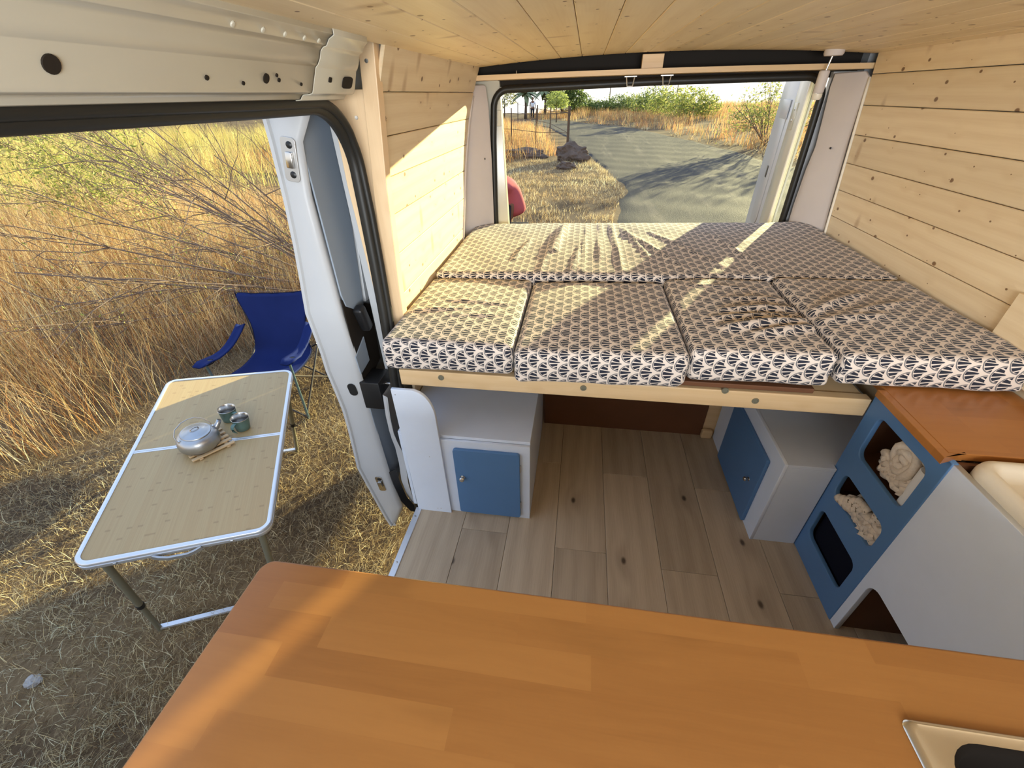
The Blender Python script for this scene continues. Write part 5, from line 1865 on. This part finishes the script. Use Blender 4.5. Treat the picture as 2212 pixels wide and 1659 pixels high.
def palm(label, base, h, seed, spread=1.6, nfr=16):
    rng = np.random.default_rng(seed)
    t = thing('palm_tree', label, 'palm', base)
    MB().tube([(0, 0, -0.1), (0.05, 0, h * 0.5), (0.0, 0, h)], 0.13, 8, scales=[1.3, 0.9, 0.8]).build('trunk', M['bark'], t, True, 180)
    mb = MB()
    for k in range(nfr):
        a = 2 * PI * k / nfr + rng.uniform(-.2, .2)
        el = rng.uniform(0.0, 1.2)
        pts = []
        for j in range(7):
            u = j / 6
            r = spread * u
            pts.append(Vector((math.cos(a) * r * math.cos(el * (1 - u)), math.sin(a) * r * math.cos(el * (1 - u)), h + math.sin(el) * r * 0.9 - 0.75 * spread * u * u)))
        for s_ in (-1, 1):
            rows = []
            wd = [0.03, 0.16, 0.22, 0.24, 0.20, 0.13, 0.02]
            side = Vector((-math.sin(a), math.cos(a), 0)) * s_
            mb.quadgrid([[p, p + side * wd[j] + Vector((0, 0, -wd[j] * 0.6))] for j, p in enumerate(pts)])
    mb.build('fronds', M['palm_leaf'], t)
    return t


M['palm_leaf'] = paint('palm_frond', (0.16, 0.19, 0.09), 0.6, 0.3, var=0.3, scale=3)
def at(rx, y): return (rx * y, y, gz(rx * y, y))
tree('thin grey green tree at the far left of the rear view', at(-0.165, 52), 2.6, [((0, 0, 1.9), (1.5, 1.3, 1.0)), ((-1.0, 0.2, 1.4), (1.0, 1.0, 0.8))], [((0.26, 0.27, 0.17), 2), ((0.34, 0.34, 0.22), 2)], 900, (0.09, 0.20), 31, 0.07)
palm('left palm of two with drooping fronds beyond the wire fence', at(-0.122, 50), 2.1, 32, 1.5)
palm('right palm of two with hanging fronds beyond the wire fence', at(-0.083, 53), 2.4, 33, 1.4)
tree('dense dark green tree beyond the fence, just right of the palms', at(-0.050, 54), 3.2, [((0, 0, 2.5), (2.0, 1.8, 1.4)), ((1.3, 0, 1.6), (1.5, 1.3, 1.0)), ((-0.6, -0.4, 1.5), (1.1, 1.2, 1.0))], DARKG, 4200, (0.10, 0.22), 34, 0.16)
tree('light green sapling standing in front of the dark tree at the fence', at(-0.060, 42), 2.2, [((0, 0, 1.75), (0.95, 0.8, 0.6)), ((0.5, 0, 1.35), (0.7, 0.6, 0.4)), ((-0.4, 0, 1.3), (0.6, 0.5, 0.4))], [((0.34, 0.40, 0.12), 3), ((0.46, 0.50, 0.18), 2)], 1500, (0.06, 0.13), 35, 0.05)
lab = ['dark green bush right of the dark tree on the skyline', 'low dark hedge bush left of the pylon pole on the skyline', 'rounded dark bush at the middle of the skyline', 'broad green bush behind the orange field under the left hook',
       'bushy green shrub on the field crest below the right hook', 'dense olive bush on the crest right of the hooks', 'pale olive shrub at the right end of the crest']
for i, (rx, y, w_, h_, pal) in enumerate(((-0.012, 58, 1.9, 1.5, DARKG), (0.022, 60, 2.3, 1.0, DARKG), (0.062, 60, 2.2, 1.5, DARKG), (0.098, 58, 2.6, 1.5, GREENS[:3] + DARKG), (0.128, 52, 1.9, 1.9, GREENS[:3] + DARKG), (0.160, 46, 1.8, 1.8, GREENS), (0.200, 40, 1.7, 1.7, GREENS))):
    tree(lab[i], at(rx, y), h_, [((0, 0, h_ * 0.62), (w_, w_ * 0.8, h_ * 0.55)), ((w_ * 0.6, 0, h_ * 0.45), (w_ * 0.7, w_ * 0.6, h_ * 0.42)), ((-w_ * 0.7, 0, h_ * 0.40), (w_ * 0.7, w_ * 0.6, h_ * 0.40))], pal, 2200, (0.07, 0.17), 40 + i, 0.08, 'bush', 'bushes on the skyline', 'bush')
for i, (rx, y, h_) in enumerate(((-0.029, 80, 7.5), (0.042, 78, 8.2), (0.166, 70, 5.0))):
    lb = ('thin pole standing on the skyline above the dark bushes', 'taller thin pole on the skyline left of the hooks', 'thin pole rising from bushes right of the hooks')[i]
    b_ = at(rx, y)
    p_ = thing('utility_pole', lb, 'pole', b_, group='thin poles on the skyline')
    MB().cyl((0, 0, -0.2), (0, 0, h_), 0.07, 8, 0.05).build('pole', M['bark'], p_, True)
    MB().box(-0.5, 0.5, -0.04, 0.04, h_ - 0.5, h_ - 0.42).build('cross_arm', M['bark'], p_)

# ------------------------------------------------------------------ wire fence, rocks
fn_ = thing('wire_fence', 'rusty wire fence on thin posts beside the road bend', 'fence', (-0.72, 20.5, gz(-0.72, 20.5)))
B0 = Vector(fn_.location)
posts = [(-0.72, 20.5, 1.62, 0.055), (-3.62, 23.9, 1.50, 0.028), (-7.2, 27.0, 1.45, 0.03), (-2.05, 28.5, 1.35, 0.03), (-3.10, 31.5, 1.45, 0.04), (-4.4, 39.0, 1.5, 0.04), (-5.3, 44.0, 1.4, 0.035), (-6.6, 48.0, 1.4, 0.035), (-2.2, 21.8, 1.5, 0.018), (-5.4, 25.4, 1.4, 0.022)]
tops = []
for x, y, h_, r_ in posts:
    p0 = Vector((x, y, gz(x, y))) - B0
    MB().cyl(p0 + Vector((0, 0, -0.1)), p0 + Vector((0.02, 0, h_)), r_, 7).build('post', M['bark'], fn_, True)
    tops.append((p0, h_))
for f in (0.42, 0.86):
    for chain in ((0, 8, 1, 9, 2), (0, 3, 4, 5, 6, 7)):
        MB().tube([tops[i][0] + Vector((0, 0, tops[i][1] * f)) for i in chain], 0.012, 5).build('wire', M['bark'], fn_, True)


def rock(label, c, s, seed, mat):
    bm = bmesh.new()
    bmesh.ops.create_icosphere(bm, subdivisions=4, radius=1.0)
    for v in bm.verts:
        n1 = noise.noise(v.co * 1.4 + Vector((seed, 0, 0)))
        n2 = noise.noise(v.co * 4.0 + Vector((0, seed, 0)))
        n3 = noise.cell(v.co * 1.7 + Vector((seed, seed, 0)))
        v.co = v.co * (1 + 0.35 * n1 + 0.13 * n2 + 0.12 * n3)
        v.co = Vector((v.co.x * s[0], v.co.y * s[1], v.co.z * s[2]))
    me = bpy.data.meshes.new('rock')
    bm.to_mesh(me)
    bm.free()
    me.materials.append(mat)
    o = bpy.data.objects.new('rock', me)
    COL.objects.link(o)
    o.location = (c[0], c[1], gz(c[0], c[1]) + s[2] * 0.55)
    return tag(o, label, 'rock')


M['rock'] = paint('dark_basalt', (0.13, 0.095, 0.075), 0.9, 0.15, var=0.5, scale=4, bump=0.7, bscale=9)
rock('large dark boulder lying beside the road bend', (-0.45, 17.3), (0.60, 0.36, 0.36), 1.0, M['rock'])
rock('smaller pale topped rock in front of the large boulder', (-0.55, 15.3), (0.27, 0.2, 0.15), 2.0, M['rock'])
rock('long low dark rock in the grass left of the boulder', (-2.3, 18.4), (0.85, 0.35, 0.22), 3.0, M['rock'])
rock('small stone on straw in the shade beside table leg', (-2.05, 0.42), (0.030, 0.024, 0.018), 4.0, paint('pale_stone', (0.40, 0.38, 0.36), 0.9, 0.1))

# ------------------------------------------------------------------ people behind the van
def skin_mesh(name, joints, edges, mat, parent, sub=2, root=0):
    me = bpy.data.meshes.new(name)
    me.from_pydata([j[0] for j in joints], edges, [])
    o = bpy.data.objects.new(name, me)
    COL.objects.link(o)
    o.parent = parent
    me.materials.append(mat)
    m = o.modifiers.new('skin', 'SKIN')
    m.use_smooth_shade = True
    for i, j in enumerate(joints):
        r = j[1]
        me.skin_vertices[0].data[i].radius = r if isinstance(r, (tuple, list)) else (r, r)
        me.skin_vertices[0].data[i].use_root = (i == root)
    s = o.modifiers.new('subsurf', 'SUBSURF')
    s.levels = s.render_levels = sub
    return o


M['skin_tone'] = paint('brown_skin', srgb(120, 80, 58), 0.6, 0.3)
M['hair'] = paint('black_hair', (0.015, 0.012, 0.010), 0.6, 0.3)
M['red_shirt'] = paint('faded_red_shirt', srgb(172, 84, 88), 0.85, 0.1, var=0.15, bump=0.3, bscale=14)
M['white_shirt'] = paint('white_shirt', (0.72, 0.73, 0.78), 0.85, 0.1)
M['dark_trousers'] = paint('dark_trousers', (0.03, 0.032, 0.04), 0.85, 0.1)


def head_on(parent, c, face_dir, r=0.105):
    """head with nose, mouth, eyes and ears on a skull, looking along face_dir, plus hair"""
    f = Vector(face_dir).normalized()
    up = Vector((0, 0, 1))
    s = up.cross(f).normalized()
    up = f.cross(s)
    R_ = Matrix((f, s, up)).transposed().to_4x4()
    R_.translation = Vector(c)
    bm = bmesh.new()
    bmesh.ops.create_uvsphere(bm, u_segments=24, v_segments=16, radius=1.0)
    for v in bm.verts:
        x, y, z = v.co
        k = 1.0
        if z < 0: x *= 1 - 0.18 * (-z); y *= 1 - 0.38 * (-z)
        nose = math.exp(-((y / 0.16) ** 2 + ((z + 0.12) / 0.22) ** 2)) * 0.22 * (x > 0)
        sock = -0.07 * (math.exp(-(((y - 0.36) / 0.17) ** 2 + ((z - 0.10) / 0.12) ** 2)) + math.exp(-(((y + 0.36) / 0.17) ** 2 + ((z - 0.10) / 0.12) ** 2))) * (x > 0)
        lips = 0.05 * math.exp(-((y / 0.26) ** 2 + ((z + 0.48) / 0.09) ** 2)) * (x > 0)
        v.co = Vector(((x + nose + sock + lips) * r * 0.92, y * r * 0.74, z * r * 1.18))
    return bm, R_


def person(label, loc, J, E, shirtJ, shirtE, legJ, legE, shirt, trousers, head_c, face):
    p = thing('person', label, 'person', loc)
    body = skin_mesh('body', J, E, M['skin_tone'], p)
    bm, R_ = head_on(p, head_c, face)
    me = bpy.data.meshes.new('head')
    for v in bm.verts: v.co = R_ @ v.co
    bm.to_mesh(me)
    bm.free()
    me.materials.append(M['skin_tone'])
    me.polygons.foreach_set('use_smooth', [True] * len(me.polygons))
    h = bpy.data.objects.new('head', me)
    COL.objects.link(h)
    h.parent = p
    MB().lathe([(0, 0.128), (0.05, 0.120), (0.085, 0.085), (0.093, 0.040), (0.088, 0.0), (0.070, -0.03)], (0, 0, 0), 20, R_ @ Matrix.Translation((-0.020, 0, 0.004))).build('hair', M['hair'], p, True, 180)
    for s in (-1, 1):
        MB().lathe([(0, 0.008), (0.014, 0.006), (0.020, 0.0), (0.014, -0.006), (0, -0.006)], (0, 0, 0), 10, R_ @ Matrix.Translation((0.0, s * 0.078, 0.0)) @ Matrix.Rotation(s * PI / 2, 4, 'X')).build('ear', M['skin_tone'], h, True, 180)
    skin_mesh('shirt', shirtJ, shirtE, shirt, p)
    skin_mesh('trousers', legJ, legE, trousers, p)
    return p


def hand(J, E, wrist_i, d, side):
    """palm and five fingers grown from the wrist joint"""
    w = Vector(J[wrist_i][0])
    d = Vector(d).normalized()
    s = Vector(side).normalized()
    J.append((tuple(w + d * 0.075), (0.036, 0.018)))
    pi_ = len(J) - 1
    E.append((wrist_i, pi_))
    for k, (o_, L) in enumerate(((-0.027, 0.062), (-0.009, 0.074), (0.009, 0.070), (0.027, 0.055))):
        a = w + d * 0.095 + s * o_
        J.append((tuple(a), 0.0095)); i0 = len(J) - 1
        J.append((tuple(a + d * L * 0.6 + Vector((0, 0, -0.012))), 0.008)); i1 = len(J) - 1
        J.append((tuple(a + d * L + Vector((0, 0, -0.035))), 0.006)); i2 = len(J) - 1
        E += [(pi_, i0), (i0, i1), (i1, i2)]
    a = w + d * 0.035 + s * -0.036
    J.append((tuple(a), 0.010)); i0 = len(J) - 1
    J.append((tuple(a + d * 0.045 - s * 0.018), 0.008)); i1 = len(J) - 1
    E += [(wrist_i, i0), (i0, i1)]


# person in a red shirt sitting hunched on a stool, facing left
g0 = gz(-0.88, 6.0)
SH = 0.56
J = [((0, 0, SH + 0.10), (0.13, 0.14)), ((-0.05, 0, SH + 0.28), (0.12, 0.13)), ((-0.14, 0, SH + 0.45), (0.12, 0.15)), ((-0.22, 0, SH + 0.54), 0.06), ((-0.30, 0, SH + 0.60), 0.055),
     ((-0.17, 0.19, SH + 0.46), 0.055), ((-0.30, 0.24, SH + 0.24), 0.045), ((-0.50, 0.16, SH + 0.16), 0.032),
     ((-0.17, -0.19, SH + 0.46), 0.055), ((-0.30, -0.24, SH + 0.24), 0.045), ((-0.50, -0.16, SH + 0.16), 0.032),
     ((-0.08, 0.10, SH + 0.07), 0.09), ((-0.46, 0.15, SH + 0.08), 0.065), ((-0.44, 0.15, 0.08), 0.045), ((-0.58, 0.16, 0.035), 0.040),
     ((-0.08, -0.10, SH + 0.07), 0.09), ((-0.46, -0.15, SH + 0.08), 0.065), ((-0.42, -0.15, 0.08), 0.045), ((-0.56, -0.16, 0.035), 0.040)]
E = [(0, 1), (1, 2), (2, 3), (3, 4), (2, 5), (5, 6), (6, 7), (2, 8), (8, 9), (9, 10), (0, 11), (11, 12), (12, 13), (13, 14), (0, 15), (15, 16), (16, 17), (17, 18)]
nJ = len(J)
hand(J, E, 7, (-1, -0.2, -0.2), (0, 1, 0))
hand(J, E, 10, (-1, 0.2, -0.2), (0, -1, 0))
sJ = [((0.02, 0, SH + 0.05), (0.155, 0.185)), ((-0.02, 0, SH + 0.20), (0.150, 0.175)), ((-0.08, 0, SH + 0.36), (0.145, 0.185)), ((-0.15, 0, SH + 0.47), (0.115, 0.15)), ((-0.20, 0, SH + 0.53), 0.075),
      ((-0.16, 0.20, SH + 0.45), 0.082), ((-0.27, 0.24, SH + 0.28), 0.072), ((-0.16, -0.20, SH + 0.45), 0.082), ((-0.27, -0.24, SH + 0.28), 0.072)]
sE = [(0, 1), (1, 2), (2, 3), (3, 4), (3, 5), (5, 6), (3, 7), (7, 8)]
lJ = [((0.0, 0, SH + 0.06), (0.14, 0.165)), ((-0.12, 0.10, SH + 0.07), 0.105), ((-0.47, 0.15, SH + 0.08), 0.080), ((-0.42, 0.15, 0.12), 0.060), ((-0.12, -0.10, SH + 0.07), 0.105), ((-0.47, -0.15, SH + 0.08), 0.080), ((-0.42, -0.15, 0.12), 0.060)]
lE = [(0, 1), (1, 2), (2, 3), (0, 4), (4, 5), (5, 6)]
person('person in a faded red shirt sitting hunched forward behind the van, seen from behind', (-0.88, 6.0, g0), J, E, sJ, sE, lJ, lE, M['red_shirt'], M['dark_trousers'], (-0.33, 0, SH + 0.68), (-1, 0, -0.35))
st = thing('stool', 'low folding stool with white legs under the person in red', 'stool', (-0.88, 6.0, g0))
MB().box(-0.17, 0.17, -0.17, 0.17, SH - 0.075, SH - 0.055, 0.006).build('seat', M['dark_trousers'], st)
for sx in (-1, 1):
    for sy in (-1, 1):
        MB().cyl((sx * 0.15, sy * 0.15, SH - 0.07), (sx * 0.17, sy * 0.17, 0.0), 0.011, 8).build('leg', M['ivory'], st, True)

# person in a white shirt walking along the road far away
x0, y0 = -5.05, 47.0
J = [((0, 0, 0.95), (0.13, 0.10)), ((0, 0, 1.15), (0.13, 0.10)), ((0, 0, 1.38), (0.15, 0.10)), ((0, 0, 1.47), 0.055), ((0, 0, 1.53), 0.052),
     ((0.19, 0, 1.37), 0.05), ((0.24, 0.04, 1.10), 0.042), ((0.24, -0.06, 0.86), 0.032), ((-0.19, 0, 1.37), 0.05), ((-0.24, -0.04, 1.10), 0.042), ((-0.24, 0.06, 0.86), 0.032),
     ((0.09, 0, 0.88), 0.085), ((0.10, -0.10, 0.50), 0.060), ((0.10, 0.02, 0.09), 0.042), ((0.10, -0.12, 0.04), 0.040), ((-0.09, 0, 0.88), 0.085), ((-0.10, 0.02, 0.50), 0.060), ((-0.10, 0.26, 0.12), 0.042), ((-0.10, 0.14, 0.04), 0.040)]
E = [(0, 1), (1, 2), (2, 3), (3, 4), (2, 5), (5, 6), (6, 7), (2, 8), (8, 9), (9, 10), (0, 11), (11, 12), (12, 13), (13, 14), (0, 15), (15, 16), (16, 17), (17, 18)]
hand(J, E, 7, (0, -0.2, -1), (0, 1, 0))
hand(J, E, 10, (0, 0.2, -1), (0, 1, 0))
sJ = [((0, 0, 0.90), (0.165, 0.125)), ((0, 0, 1.15), (0.16, 0.12)), ((0, 0, 1.34), (0.18, 0.12)), ((0, 0, 1.44), 0.075), ((0.20, 0, 1.36), 0.072), ((0.25, 0.04, 1.12), 0.064), ((-0.20, 0, 1.36), 0.072), ((-0.25, -0.04, 1.12), 0.064)]
sE = [(0, 1), (1, 2), (2, 3), (2, 4), (4, 5), (2, 6), (6, 7)]
lJ = [((0, 0, 0.93), (0.15, 0.115)), ((0.09, 0, 0.84), 0.10), ((0.10, -0.10, 0.50), 0.076), ((0.10, 0.02, 0.12), 0.058), ((-0.09, 0, 0.84), 0.10), ((-0.10, 0.02, 0.50), 0.076), ((-0.10, 0.25, 0.15), 0.058)]
lE = [(0, 1), (1, 2), (2, 3), (0, 4), (4, 5), (5, 6)]
person('person in a white shirt and dark trousers walking far off on the road', (x0, y0, gz(x0, y0) + 0.03), J, E, sJ, sE, lJ, lE, M['white_shirt'], M['dark_trousers'], (0, 0, 1.64), (0, -1, 0))
